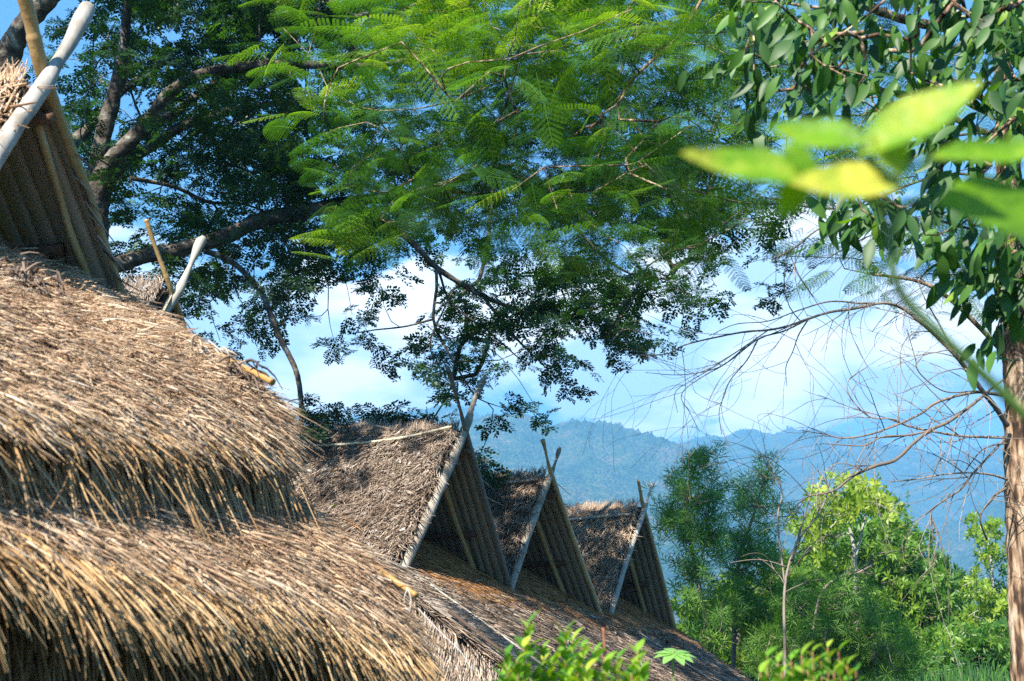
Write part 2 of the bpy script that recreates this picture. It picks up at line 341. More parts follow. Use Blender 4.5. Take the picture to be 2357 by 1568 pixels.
def thatch(name, S, parent, mat, count, length, width, u=(0, 1), v=(0, 1), tintf=None, jit=.14, droop=.03, lift=.03, segs=3, clump=.12, eave=0, coreoff=-.03, bend=.12, vpow=1.0, cmat='under', thick=.05, layers=0):
    a = Acc()
    U = rng.uniform(u[0], u[1], count); Vv = v[0] + (v[1]-v[0])*rng.random(count)**vpow
    if layers: # rows of bundles laid over one another
        k = np.floor(Vv*layers)/layers; Vv = np.where(rng.random(count) < .6, k + rng.normal(size=count)*.25/layers + .2/layers, Vv)
    p, dv, du, n = S.frame(U, Vv)
    pn = np.stack([U*40, Vv*12], -1)
    ang = clump*snoise(pn, .45, 5) + clump*.8*snoise(pn, 1.6, 6) + rng.normal(size=count)*jit
    d = dv*np.cos(ang)[:, None] + du*np.sin(ang)[:, None] + n*(rng.normal(size=count)*.05)[:, None]
    h = (rng.random(count)**2)*.03 + .012*snoise(pn, .8, 9)
    t = np.clip(.5 + .26*rng.normal(size=count) + .16*snoise(pn, .5, 12), 0, 1)
    if tintf is not None: t = np.clip(tintf(U, Vv, t), 0, 1)
    L = rng.uniform(length[0], length[1], count); w = rng.uniform(width[0], width[1], count)*(1 + .9*(rng.random(count) > .88))
    dr = droop*(1+2*rng.random(count)) + np.clip(Vv-.8, 0, 1)*eave
    straws(a, p + n*(h-.01)[:, None], d, n, L, w, dr, t, segs, lift, bend)
    o = a.build(name, mat, parent)
    return o
def add_core(name, S, parent, **kw):
    c = Acc(); core(c, S, **kw); return c.build(name, M['under'], parent, smooth=True)

def litter(name, label, spots, normals, size, org=None, cnt_green=.03):
    k = len(spots)
    xs = np.linspace(0, 1, 6); ws = .22*np.sin(math.pi*np.clip(xs, .03, .97))**.8
    Vt = []
    for x, w in zip(xs, ws): Vt += [(x-.5, -w, .9*(x-.5)**2+w*.9), (x-.5, 0, .9*(x-.5)**2), (x-.5, w, .9*(x-.5)**2+w*.9)]
    Vt = np.array(Vt); Ft = np.array([[i*3+j, i*3+j+1, i*3+j+4, i*3+j+3] for i in range(5) for j in range(2)])
    az = rng.random(k)*6.28; n = unit(normals + rng.normal(size=(k, 3))*.45); ax = np.cross(n, unit(rng.normal(size=(k, 3))))
    tint = np.clip(rng.normal(.55, .28, k), 0, .93); tint[rng.random(k) < cnt_green] = 1
    V, F, T = stamp(Vt, Ft, np.zeros(len(Vt)), spots, ax, n, rng.uniform(.6, 1.3, k)*size, tint)
    o = mk(name, V, F, M['litter'], None, T, True); tagit(o, label, 'leaves', None, 'stuff'); return o

def wpole(acc, rows, sides=12, nodes=None, t=.5, n=8, flatfrom=None, node_amp=.10):
    """rows: (px, py, Y, width in picture units)"""
    q = smoothline([(*P(a, b, Yd), w*.5/FP*Yd) for a, b, Yd, w in rows], n)
    pts, rad = q[:, :3], np.maximum(q[:, 3], .002)
    if nodes:   # resample finely so that bamboo joints show
        s = np.concatenate([[0], np.cumsum(np.linalg.norm(np.diff(pts, axis=0), axis=1))]); k = max(12, int(s[-1]/.012)); ss = np.linspace(0, s[-1], k)
        pts = np.stack([np.interp(ss, s, pts[:, i]) for i in range(3)], -1); rad = np.interp(ss, s, rad)
        for x in np.arange(nodes*.4, s[-1], nodes): rad = rad*(1 + node_amp*np.exp(-((ss-x)/.010)**2) - .05*np.exp(-((ss-x-.02)/.012)**2))
    xx = np.linspace(0, 1, len(pts)); rad = rad*(1 + .035*np.sin(xx*23+rows[0][0]) + .025*np.sin(xx*57+rows[0][1]) + .012*rng.normal(size=len(pts)))
    fl = None
    if flatfrom is not None:
        f = np.linspace(0, 1, len(pts)); fl = np.where(f > flatfrom, .35, 1.0); fl = np.convolve(np.pad(fl, 4, 'edge'), np.ones(9)/9, 'valid')
    tube(acc, pts, rad, sides, t, fl)
def bpole(name, rows, mat, parent, **kw):
    a = Acc(); wpole(a, rows, **kw); return a.build(name, mat, parent, smooth=True)

def corrugated(name, A, B, back, length, parent, down=0, period=.078, amp=.010):
    """ridged roof sheet between the line A-B (top to bottom) swept along back"""
    prof = np.array([(0, 0), (.38, 0), (.45, 1), (.55, 1), (.62, 0)]); n = int(length/period); a = Acc()
    xs = np.concatenate([(k+prof[:, 0])*period for k in range(n)]); hs = np.tile(prof[:, 1], n)*amp
    nn = unit(np.cross(unit(B-A), unit(back))); top = A + np.outer(xs, back) + np.outer(hs, nn); bot = B + np.outer(xs, back) + np.outer(hs, nn)
    rows = [top + (bot-top)*f for f in np.linspace(0, 1, 6)]; V = np.concatenate(rows); m = len(xs)
    i = np.arange(5)[:, None]*m + np.arange(m-1)[None]; F = np.stack([i, i+1, i+m+1, i+m], -1).reshape(-1, 4)
    tt = np.tile(np.clip(.5+.08*rng.normal(size=m)+hs/amp*.22, 0, 1), 6); a.add(V, F, tt)
    return a.build(name, M['metal'], parent)

def dormer(parent, A, L, Rr, back, length, barL, barR, matL, matR, density, tf=None, sink=.0, swidth=(.006, .011), slen=(.10, .24), rafters=((.28, .028), (1.15, .024)), thatchmat='old', purlin=.57, label=None, seed=0, nodeL=.33, nodeR=.30, flatR=None, tL=.5, tR=.5, ridge_lift=.0, dens_r=1.0, beam2=False):
    A, L, Rr = map(np.array, (A, L, Rr)); back = unit(np.array(back))
    rl = back*length + np.array([0, 0, ridge_lift])
    nl = unit(np.cross(L-A, back)); nl = nl*np.sign(nl[2]); nr = unit(np.cross(Rr-A, back)); nr = nr*np.sign(nr[2])
    # outer slope towards the viewer: near profile at the gable (u=1), far end u=0
    def prof(o, F, n): m = (o+F)/2 - np.array([0, 0, .03]); return [o+n*.05, m+n*.06, F+n*.05]
    SL = Surf(prof(A+rl, L+rl, nl), prof(A+back*.03, L+back*.03, nl))
    cnt = int(density)
    th = thatch('dormer_thatch', SL, parent, M[thatchmat], cnt, slen, swidth, u=(0, .995), v=(0.0, .99), tintf=tf, jit=.38, droop=.02, lift=.045, segs=2, clump=.22, bend=.35, layers=9)
    if label: th['label'] = label
    add_core('thatch_core', SL, th, off=-.015, nu=40, nv=16, thick=.04, v1=1.0)
    # fringe along the ridge
    n = int(length*900*dens_r); a = Acc(); U = rng.random(n); p, dv, du, nn = SL.frame(U, rng.uniform(.0, .10, n))
    d = -dv + du*(rng.normal(size=n)*.16 - .12)[:, None] + nn*(rng.uniform(-.08, .12, n))[:, None] 
    straws(a, p + nn*.028, d, nn, rng.uniform(.05, .12, n), rng.uniform(.004, .008, n), .0, np.clip(rng.normal(.52, .2, n), 0, 1), 2, .01, .2)
    a.build('ridge_fringe', M[thatchmat], th)
    # far slope
    SR = Surf(prof(A+rl, Rr+rl, nr), prof(A+back*.03, Rr+back*.03, nr))
    c = Acc(); core(c, SR, -.01, 30, 12, .03); 
    U = rng.random(2500); Vv = rng.random(2500); p, dv, du, nn = SR.frame(U, Vv)
    straws(c, p, dv + du*(rng.normal(size=2500)*.3)[:, None], nn, rng.uniform(.12, .28, 2500), .009, .02, rng.random(2500), 2, .03)
    c.build('far_slope_thatch', M['old'], th)
    corrugated('corrugated_sheet', A - nr*.012, Rr - nr*.012, unit(rl), length, th)
    corrugated('corrugated_sheet', A - nl*.012, L - nl*.012, unit(rl), length, th)
    bpole('bargeboard', barL, matL, th, nodes=nodeL, t=tL, n=8)
    bpole('bargeboard', barR, matR, th, nodes=nodeR, t=tR, n=8)
    inn = -nr
    for (off, r) in rafters:
        a = Acc(); w = rng.normal(size=3)*.015
        pts = np.array([A + back*off + inn*(r+.045) + (Rr-A)*f + w*math.sin(f*5) for f in np.linspace(.05, 1.02, 9)])
        tube(a, smoothline(pts, 4), r*(1+.12*np.sin(np.linspace(0, 9, 33))), 10, .55); a.build('rafter', M['bamboo'], th, True)
    a = Acc(); q = A + (Rr-A)*purlin + inn*.035
    tube(a, [q + back*.16, q + back*(length*.8)], .030, 4, .5); a.build('crossbeam', M['wood'], th)
    a = Acc(); q = A + (Rr-A)*.09 + inn*.05; tube(a, [q - back*.02, q+back*.5], .028, 4, .7); a.build('crossbeam', M['wood'], th)
    if beam2:
        a = Acc(); q = A + (Rr-A)*.95 + inn*.04; tube(a, [q - back*.02, q+back*.35], .028, 4, .8); a.build('crossbeam', M['wood'], th)
    # poles laid along the thatch just under the ridge
    return th, SL

# ================================================================== NEAR HUT
hut = thing('thatched_hut', (-2.2, 5.0, 0), 'big shaggy golden-brown thatched hut with two-tier roof, closest to the viewer', 'hut')
upS = Surf([P(-760, 340, 4.1), P(-360, 640, 3.65), P(-90, 960, 3.25)], [P(180, 650, 6.1), P(540, 880, 5.3), P(618, 1010, 4.98)])
loS = Surf([P(-700, 790, 3.85), P(-360, 985, 3.42), P(-100, 1215, 3.08)], [P(430, 1030, 5.65), P(770, 1258, 5.08), P(895, 1425, 4.76)])
U0 = -.55
def t_up(U, V, t):   # golden towards the eave, greyer on top
    return t + .10*(V-.5) + .10
cu = thatch('upper_thatch', upS, hut, M['straw'], 63000, (.07, .28), (.003, .0068), u=(U0, 1.0), v=(-.02, .93), tintf=t_up, jit=.22, droop=.05, lift=.05, segs=3, clump=.20, bend=.3, layers=7)
a = Acc(); n = 5200; U = rng.uniform(U0, 1.0, n); p, dv, du, nn = upS.frame(U, rng.uniform(.70, .98, n))
straws(a, p + nn*.02, dv + du*(rng.normal(size=n)*.20)[:, None], nn, rng.uniform(.14, .30, n)*(1+.35*np.clip(snoise(U[:, None]*60, .6, 41), -1, 1.3)), rng.uniform(.005, .009, n), rng.uniform(.02, .22, n), np.clip(rng.normal(.55, .22, n), 0, 1), 4, .03, .12)
n = 2700; U = rng.uniform(U0, .98, n); p, dv, du, nn = upS.frame(U, rng.uniform(.90, 1.03, n))     # stalks hanging below the eave
straws(a, p - nn*rng.uniform(-.01, .05, (n, 1)), dv*.6 + du*(rng.normal(size=n)*.12)[:, None] - np.array([0, 0, .8]), nn, rng.uniform(.06, .22, n)*(1+1.3*(rng.random(n) > .90)), rng.uniform(.003, .008, n), rng.uniform(.0, .5, n), np.clip(rng.normal(.35, .2, n), 0, 1), 4, .0, .12)
n = 800; U = np.repeat(rng.uniform(U0, .97, 160), 5) + rng.normal(size=n)*.008; p, dv, du, nn = upS.frame(U, rng.uniform(.90, 1.0, n))
straws(a, p - nn*.04, dv*.35 + du*(rng.normal(size=n)*.10)[:, None] - np.array([0, 0, .9]), nn, rng.uniform(.12, .46, n), rng.uniform(.003, .0075, n), .2, np.clip(rng.normal(.4, .2, n), 0, 1), 6, .0, .22)
n = 900; U = np.repeat(rng.uniform(U0, .985, 180), 5) + rng.normal(size=n)*.010; p, dv, du, nn = upS.frame(U, rng.uniform(.86, .99, n))
straws(a, p + nn*rng.uniform(.0, .05, (n, 1)), dv + du*(rng.normal(size=n)*.22)[:, None], nn, rng.uniform(.14, .40, n)*(1+.5*(rng.random(n) > .9)), rng.uniform(.003, .007, n), rng.uniform(.3, 1.0, n), np.clip(rng.normal(.5, .22, n), 0, 1), 6, .02, .3)
a.build('eave_fringe', M['gold'], cu)
add_core('thatch_core', upS, cu, off=-.03, u0=U0, thick=.10, v1=.97)
# cut end of the upper tier at the far verge
a = Acc(); n = 2600; Vv = rng.uniform(.25, 1.0, n); p, dv, du, nn = upS.frame(np.full(n, .995), Vv); dep = rng.random(n)
straws(a, p - nn*(dep*.16)[:, None] - du*.03, dv + du*(rng.normal(size=n)*.14+.10)[:, None] - nn*(.25*dep)[:, None], nn, rng.uniform(.08, .24, n), rng.uniform(.005, .009, n), .25, np.clip(rng.normal(.42, .22, n), 0, 1), 3, .0, .2)
a.build('verge_fringe', M['straw'], cu)

def t_lo(U, V, t): return t + .08*(V-.5) + .04
cl = thatch('lower_thatch', loS, hut, M['straw'], 63000, (.09, .32), (.003, .0062), u=(U0, 1.0), v=(-.02, .94), tintf=t_lo, jit=.19, droop=.05, lift=.045, segs=3, clump=.18, bend=.25, layers=8)
a = Acc(); n = 6500; U = rng.uniform(U0, 1.0, n); p, dv, du, nn = loS.frame(U, rng.uniform(.66, .98, n))
straws(a, p + nn*.02, dv + du*(rng.normal(size=n)*.18)[:, None], nn, rng.uniform(.18, .40, n)*(1+.25*np.clip(snoise(U[:, None]*60, .6, 43), -1, 1.3)), rng.uniform(.004, .0075, n), rng.uniform(.04, .30, n), np.clip(rng.normal(.58, .22, n), 0, 1), 4, .03, .10)
n = 5200; U = rng.uniform(U0, 1.0, n); p, dv, du, nn = loS.frame(U, rng.uniform(.80, 1.02, n))
straws(a, p - nn*rng.uniform(.03, .12, (n, 1)), dv*.45 + du*(rng.normal(size=n)*.16)[:, None] - np.array([0, 0, .9]), nn, rng.uniform(.12, .62, n), rng.uniform(.003, .0065, n), rng.uniform(.0, .5, n), np.clip(rng.normal(.32, .2, n), 0, 1), 4, .0, .12)
a.build('eave_fringe', M['gold'], cl)
add_core('thatch_core', loS, cl, off=-.03, u0=U0, thick=.10, v1=.97)
a = Acc(); n = 1500; Vv = rng.uniform(.1, 1.0, n); p, dv, du, nn = loS.frame(np.full(n, .995), Vv); dep = rng.random(n)
straws(a, p - nn*(dep*.14)[:, None] - du*.03, dv + du*(rng.normal(size=n)*.16+.10)[:, None] - nn*(.25*dep)[:, None], nn, rng.uniform(.08, .22, n), rng.uniform(.005, .008, n), .2, np.clip(rng.normal(.5, .22, n), 0, 1), 3, .0, .2)
a.build('verge_fringe', M['straw'], cl)
# reed wall under the eave, hanging dry stalks
a = Acc(); n = 2600; U = rng.uniform(U0, .93, n); p, dv, du, nn = loS.frame(U, np.full(n, .62)); p = p - np.array([0, 0, .12])
hgt = p[:, 2].copy(); p = p - np.array([.25, -.2, 0])*rng.random((n, 1))
straws(a, p, np.array([[0, 0, -1.]])*np.ones((n, 1)) + rng.normal(size=(n, 3))*.05, unit(np.array([[.8, -.6, 0.]]))*np.ones((n, 1)), hgt*rng.uniform(.8, .99, n), rng.uniform(.005, .012, n), .0, rng.random(n)**2.2, 4, .0, .03)  # tints skewed dark: eave shade put into the colour, few stalks look lit
a.build('wall', M['wallm'], hut)
# clump of dark dead thatch near the top and the bamboo laid along the far verge
bpole('edge_pole', [(430, 772, 5.33, 9), (545, 838, 5.2, 14), (628, 880, 5.10, 18)], M['yellow'], hut, nodes=.5)
bpole('edge_pole', [(820, 1272, 4.98, 12), (895, 1328, 4.85, 13), (958, 1371, 4.75, 14)], M['yellow'], hut, nodes=.5)
a = Acc()
for q in ([(938, 1352), (930, 1385), (945, 1420), (968, 1455)], [(938, 1352), (946, 1382), (941, 1410), (932, 1430)], [(962, 1400), (1010, 1452), (1060, 1500), (1088, 1545)]):
    tube(a, smoothline([P(x, y, 4.72) for x, y in q], 6), .0013, 5, .5)
a.build('string', M['string'], hut)
A1 = P(100, 205, 5.2)
th1, S1 = dormer(hut, A1, P(-190, 690, 4.45), P(325, 800, 5.95), (-.965, .26, 0), 2.3,
    [(-260, 770, 4.35, 50), (0, 345, 4.83, 47), (60, 255, 5.0, 46), (105, 190, 5.12, 42), (128, 150, 5.2, 33), (160, 100, 5.28, 36), (180, 60, 5.33, 43), (200, 22, 5.4, 38), (206, 14, 5.42, 22)],
    [(330, 815, 6.0, 28), (268, 655, 5.85, 29), (200, 455, 5.6, 33), (105, 190, 5.2, 36), (68, 40, 5.05, 37), (40, -60, 4.95, 38)],
    M['pale'], M['bamboo'], 5200, swidth=(.006, .011), slen=(.12, .3), thatchmat='straw', nodeL=1.4, nodeR=.42, tL=.55, tR=.42,
    rafters=(), dens_r=.6)
bpole('rafter', [(82, 270, 5.25, 20), (100, 330, 5.3, 21), (120, 395, 5.4, 20), (140, 460, 5.5, 19), (165, 545, 5.6, 19), (205, 640, 5.75, 19), (235, 720, 5.9, 19)], M['bamboo'], th1, nodes=.8, t=.62, node_amp=.04)
a = Acc()
for fr in (.03, .05, .075): 
    q0, q1 = S1.at(np.array([0.]), np.array([fr+.14])), S1.at(np.array([.985]), np.array([fr+.14])); tube(a, [q0[0]+[0, 0, .04], q1[0]+[0, 0, .04]], .006, 6, .5)
a.build('rope', M['rope'], th1)
# loose dark clumps
def clump(px, py, Yd, k, size, mat, name, tr):
    a = Acc(); c = P(px, py, Yd); p = c + rng.normal(size=(k, 3))*size*np.array([1, .6, .55]); d = rng.normal(size=(k, 3)) + np.array([.5, -.3, -.2])
    straws(a, p, d, unit(rng.normal(size=(k, 3))), rng.uniform(.04, .10, k), rng.uniform(.006, .016, k), .3, np.clip(rng.normal(tr, .15, k), 0, 1), 3, .0, .4)
    a.build(name, mat, cu)
clump(45, 640, 4.55, 90, .06, M['old'], 'loose_straw', .12)
clump(455, 808, 5.02, 50, .04, M['old'], 'loose_straw', .75)
clump(530, 860, 4.98, 60, .05, M['old'], 'loose_straw', .05)

# ================================================================== SMALL HUT BEHIND
h2 = thing('thatched_hut', (-2.6, 9.6, 0), 'small grey thatched hut peeking over the big roof, with one white paddle-shaped finial', 'hut')
A2 = P(397, 672, 9.0); b2 = (-.965, .26, 0)
th2, S2 = dormer(h2, A2, A2 + np.array([-.30, -.95, -1.5]), A2 + np.array([.30, .95, -1.5]), b2, 2.6,
    [(300, 880, 8.4, 24), (375, 728, 8.95, 23), (412, 668, 9.05, 23), (435, 618, 9.12, 13), (447, 590, 9.15, 17), (460, 560, 9.2, 25), (470, 548, 9.22, 16)],
    [(450, 860, 9.6, 15), (420, 745, 9.2, 15), (394, 668, 9.0, 14), (366, 592, 8.9, 10), (350, 548, 8.85, 12), (336, 505, 8.8, 13)],
    M['pale'], M['bamboo'], 5200, nodeL=2, nodeR=.35, tL=.7, tR=.4, rafters=((.28, .028),))
a = Acc(); 
w = np.array([A2 + np.array([-.3, -.95, -1.45]), A2 + np.array([.3, .95, -1.45]), A2 + np.array([-2.2, 1.4, -1.45]), A2 + np.array([-2.8, -.4, -1.45])])
wb = w.copy(); wb[:, 2] = 0; a.add(np.vstack([w, wb]), [[0, 1, 5, 4], [1, 2, 6, 5], [2, 3, 7, 6], [3, 0, 4, 7]], .4); a.build('wall', M['wallm'], h2)

# ================================================================== LONG HUT WITH THREE GABLES
h3 = thing('thatched_longhouse', (.2, 13.5, 0), 'long grey-brown thatched building with three steep open gables in a row, hills behind', 'building')
rr = unit(np.array([.447, .894, 0])); bk = np.array([-.894, .447, 0]); dn = np.array([.894, -.447, 0])
L3, R3, A3 = P(930, 1300, 11.1), P(1182, 1385, 12.9), P(1070, 998, 12.0)
L4, R4, A4 = P(1176, 1352, 12.85), P(1385, 1425, 14.6), P(1270, 1103, 13.65)
L5, R5, A5 = P(1400, 1432, 15.0), P(1555, 1460, 16.8), P(1481, 1172, 15.8)
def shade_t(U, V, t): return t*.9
th3, S3 = dormer(h3, A3, L3, R3, (-.894, .447, 0), 3.3,
    [(912, 1345, 11.0, 25), (1000, 1152, 11.55, 24), (1072, 984, 12.05, 21), (1084, 945, 12.15, 13), (1094, 915, 12.2, 11), (1103, 895, 12.25, 16), (1110, 880, 12.3, 17), (1114, 871, 12.32, 9)],
    [(1184, 1390, 12.95, 14), (1120, 1165, 12.4, 14), (1072, 992, 12.0, 12), (1058, 938, 11.85, 7), (1044, 890, 11.75, 11), (1034, 858, 11.7, 13), (1028, 842, 11.68, 9)],
    M['pale'], M['grey'], 24000, tf=shade_t, tL=.45, tR=.4, nodeR=None, ridge_lift=.22, label='largest of the three gables, its slope strewn with dead leaves')
th4, S4 = dormer(h3, A4, L4, R4, (-.894, .447, 0), 2.6,
    [(1172, 1362, 12.85, 19), (1215, 1230, 13.2, 19), (1256, 1118, 13.55, 18), (1270, 1088, 13.65, 11), (1280, 1060, 13.75, 6), (1285, 1042, 13.78, 11), (1289, 1030, 13.8, 7)],
    [(1386, 1427, 14.65, 13), (1325, 1258, 14.1, 13), (1271, 1098, 13.62, 12), (1260, 1058, 13.5, 6), (1254, 1030, 13.45, 8), (1249, 1013, 13.4, 11)],
    M['pale'], M['bamboo'], 13000, tf=shade_t, tL=.5, tR=.62, swidth=(.006, .011), beam2=True, label='middle gable of the three')
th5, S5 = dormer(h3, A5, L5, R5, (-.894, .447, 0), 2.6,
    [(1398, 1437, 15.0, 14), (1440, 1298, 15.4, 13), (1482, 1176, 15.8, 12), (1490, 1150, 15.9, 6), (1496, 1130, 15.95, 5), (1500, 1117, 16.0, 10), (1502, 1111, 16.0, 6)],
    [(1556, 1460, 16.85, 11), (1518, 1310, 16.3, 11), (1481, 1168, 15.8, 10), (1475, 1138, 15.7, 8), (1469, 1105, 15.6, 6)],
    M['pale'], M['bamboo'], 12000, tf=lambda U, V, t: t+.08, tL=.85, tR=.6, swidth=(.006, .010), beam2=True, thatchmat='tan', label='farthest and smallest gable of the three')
def on(S, u, v, up=.05):
    p, dv, du, n = S.frame(np.array([u]), np.array([v])); return p[0] + n[0]*up
def laid(name, S, uv, r, mat, parent, t=.6, up=.05):
    a = Acc(); tube(a, smoothline([on(S, u, v, up) for u, v in uv], 8), r, 8, t); a.build(name, mat, parent, True)
laid('ridge_pole', S3, [(.12, .16), (.30, .17), (.5, .18), (.7, .165), (.86, .115), (.99, .03)], .012, M['bamboo'], th3, .85, .075)
laid('rope', S3, [(.38, .13), (.55, .20), (.75, .22), (.9, .17), (.985, .07)], .011, M['rope'], th3, .5, .06)
laid('rope', S3, [(.1, .08), (.25, .09), (.42, .07)], .012, M['rope'], th3, .5, .06)
laid('ridge_pole', S4, [(.4, .12), (.7, .11), (.985, .085)], .016, M['pale'], th4, .5, .07)
laid('ridge_pole', S5, [(.4, .14), (.7, .13), (.985, .11)], .016, M['pale'], th5, .5, .07)
# the big slope under the gables
Ft = [L3 - rr*.60, (R3+L4)/2, (R4+L5)/2, R5 + rr*.10]
def mslope(base, v0=-.75, v1=2.2, drop=.66, dz=0): return [base + dn*t + np.array([0, 0, -drop*t + dz]) for t in (v0, (v0+v1)/2, v1)]
MS = Surf(mslope(Ft[0] - [0, 0, .02]), mslope(Ft[3] - [0, 0, .02]))
fz = np.array([0, .40, .71, 1.0])
v_feet = .75/2.95
def t_main(U, V, t): return t*.85
ms = thatch('main_thatch', MS, h3, M['old'], 46000, (.14, .34), (.006, .011), u=(0, 1), v=(.22, 1.0), tintf=t_main, jit=.34, droop=.02, lift=.035, segs=2, clump=.3, bend=.3, layers=0)
add_core('thatch_core', MS, ms, off=-.03, nu=90, nv=40, thick=.06)
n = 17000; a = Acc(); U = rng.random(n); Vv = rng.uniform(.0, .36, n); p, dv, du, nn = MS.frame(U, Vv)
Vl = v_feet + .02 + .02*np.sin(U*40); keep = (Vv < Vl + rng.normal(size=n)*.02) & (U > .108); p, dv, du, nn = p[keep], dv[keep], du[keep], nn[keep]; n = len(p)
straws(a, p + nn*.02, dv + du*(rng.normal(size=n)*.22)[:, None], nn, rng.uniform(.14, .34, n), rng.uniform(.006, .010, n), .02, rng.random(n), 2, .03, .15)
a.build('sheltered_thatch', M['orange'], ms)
# hip at the near end with its roped seam
hp = [MS.at(np.array([0.]), np.array([v]))[0] for v in np.linspace(.2, 1.0, 5)]
HS = Surf([p + np.array([-.30, -.62, -.95])*1.3 for p in (hp[0], hp[2], hp[4])], [hp[0], hp[2], hp[4]])
a = Acc(); n = 9000; U = rng.random(n)**.8; Vv = rng.random(n); p, dv, du, nn = HS.frame(U, Vv)
straws(a, p + nn*.01, -du + dv*(.35+rng.normal(size=n)*.2)[:, None], nn, rng.uniform(.15, .4, n), rng.uniform(.006, .011, n), .03, np.clip(rng.normal(.6, .22, n), 0, 1), 3, .03, .15)
n = 3600; Vv = rng.uniform(.40, 1, n); p, dv, du, nn = MS.frame(rng.uniform(.0, .02, n), Vv)
straws(a, p + nn*.045, du*1 + dv*(.15+.5*Vv+rng.normal(size=n)*.22)[:, None], nn, rng.uniform(.2, .48, n), rng.uniform(.006, .010, n), .02, np.clip(rng.normal(.6, .22, n), 0, 1), 3, .02, .15)
hpo = a.build('hip_thatch', M['old'], h3)
add_core('thatch_core', HS, hpo, off=-.03, nu=20, nv=20, thick=.05)
laid('rope', MS, [(.004, .48), (.002, .6), (.003, .75), (.0, 1.0)], .014, M['rope'], h3, .6, .09)
laid('loose_stick', MS, [(.075, .34), (.085, .5), (.09, .66)], .008, M['pale'], h3, .6, .06)
laid('loose_stick', MS, [(.70, .30), (.72, .5), (.74, .64)], .008, M['pale'], h3, .9, .06)
laid('loose_stick', MS, [(.04, .26), (.07, .30), (.09, .36)], .007, M['pale'], h3, .6, .06)
# walls below
a = Acc(); e0, e1 = MS.at(np.array([.02]), np.array([.93]))[0], MS.at(np.array([.98]), np.array([.93]))[0]
q = [e0 - dn*.3, e1 - dn*.3, e1 - dn*3.2, e0 - dn*3.2]; w = np.array(q); w[:, 2] = e0[2] - .05; wb = w.copy(); wb[:, 2] = 0
a.add(np.vstack([w, wb]), [[0, 1, 5, 4], [1, 2, 6, 5], [2, 3, 7, 6], [3, 0, 4, 7]], .4)
q = [L3 + bk*.5, L3 + bk*3.2, R5 + bk*3.0, R5 + bk*.2]; w = np.array(q); w[:, 2] -= .06; wb = w.copy(); wb[:, 2] = 0; wt = w[1:3].copy(); wt[:, 2] += .9
a.add(np.vstack([w, wb]), [[0, 1, 5, 4], [1, 2, 6, 5], [2, 3, 7, 6]], .4); a.build('wall', M['wallm'], h3)

# dead leaves lying on the thatch
k = 420; U = .15+.84*rng.random(k); Vv = rng.uniform(.12, .97, k); p, dv, du, nn = S3.frame(U, Vv)
litter('leaf_litter', 'curled dead leaves scattered over the slope of the largest gable', p + nn*.06, nn, .060, cnt_green=.008)
k = 300; U = rng.random(k); Vv = rng.uniform(.30, .95, k); p, dv, du, nn = MS.frame(U, Vv)
pc = snoise(np.stack([U*40, Vv*20], -1), .4, 4) > -.3
litter('leaf_litter', 'curled grey leaves caught on the big slope below the three gables', (p + nn*.06)[pc], nn[pc], .075, cnt_green=.004)
k = 110; U = rng.uniform(.2, .99, k); Vv = rng.uniform(.15, .45, k); p, dv, du, nn = loS.frame(U, Vv)
litter('leaf_litter', 'a few pale dead leaves on the lower tier of the shaggy golden roof', p + nn*.06, nn, .07, cnt_green=0)

# ================================================================== LEAF TEMPLATES
def leaflet(Vt, Ft, Tt, o, d, lat, up, l, w, t=0):
    b = len(Vt)
    for q in (o, o + d*l*.45 + lat*w*.5, o + d*l - up*l*.06, o + d*l*.45 - lat*w*.5): Vt.append(q); Tt.append(t)
    Ft.append([b, b+1, b+2, b+3])
def bipinnate(npin, plen, nleaf, ll, lw, step, start, ang, droop, lang=62, pdroop=.2, g=None, taper=True, mess=0):
    g = g or random.Random(3); Vt, Ft, Tt = [], [], []; tot = start + step*npin
    def curve(x): return np.array([x, 0, -droop*x*x/tot])
    for i in range(npin):
        x = start + step*i; o = curve(x); f = (i+.5)/npin
        pl = plen*(math.sin(math.pi*(.18+.80*f))**.6 if taper else (.75+.5*math.sin(math.pi*min(.99, f+.1))))
        for s in (-1, 1):
            a = R_(ang + g.uniform(-5, 5)*(1+3*mess) - 18*f); d = np.array([math.cos(a), s*math.sin(a), -.05 + mess*g.uniform(-.35, .3)]); up = unit(np.array([0, 0, 1.]) + mess*np.array([g.uniform(-.4, .4), g.uniform(-.4, .4), 0]))
            d = unit(d); la = unit(np.cross(up, d))
            for j in range(nleaf):
                fj = (j+.6)/nleaf; q = o + d*pl*fj + np.array([0, 0, -pdroop*pl*fj*fj])
                lsz = ll*(.65+.5*math.sin(math.pi*(.15+.75*fj)))
                for s2 in (-1, 1):
                    b = R_(lang - 20*fj + mess*g.uniform(-14, 14)); dd = d*math.cos(b) + la*s2*math.sin(b); leaflet(Vt, Ft, Tt, q, unit(dd + up*g.uniform(-.12, .12)*(1+2.5*mess)), unit(np.cross(up, dd)), up, lsz, lw*lsz/ll, g.uniform(-.06, .06))
            # pinna rib
            b = len(Vt); e = o + d*pl + np.array([0, 0, -pdroop*pl]); Vt += [o - la*.0012, o + la*.0012, e + la*.0006, e - la*.0006]; Tt += [.1]*4; Ft.append([b, b+1, b+2, b+3])
    b = len(Vt); o = curve(0); m = curve(tot*.5); e = curve(tot); y = np.array([0, .0022, 0])
    Vt += [o-y, o+y, m+y, m-y, e+y*.6, e-y*.6]; Tt += [.15]*6; Ft += [[b, b+1, b+2, b+3], [b+3, b+2, b+4, b+5]]
    return np.array(Vt), np.array(Ft), np.array(Tt)
T_RAIN = [bipinnate(3, .105, 5, .040, .021, .058, .03, 58, .08, g=random.Random(i), taper=False, mess=1) for i in (1, 2, 3, 4, 5)]
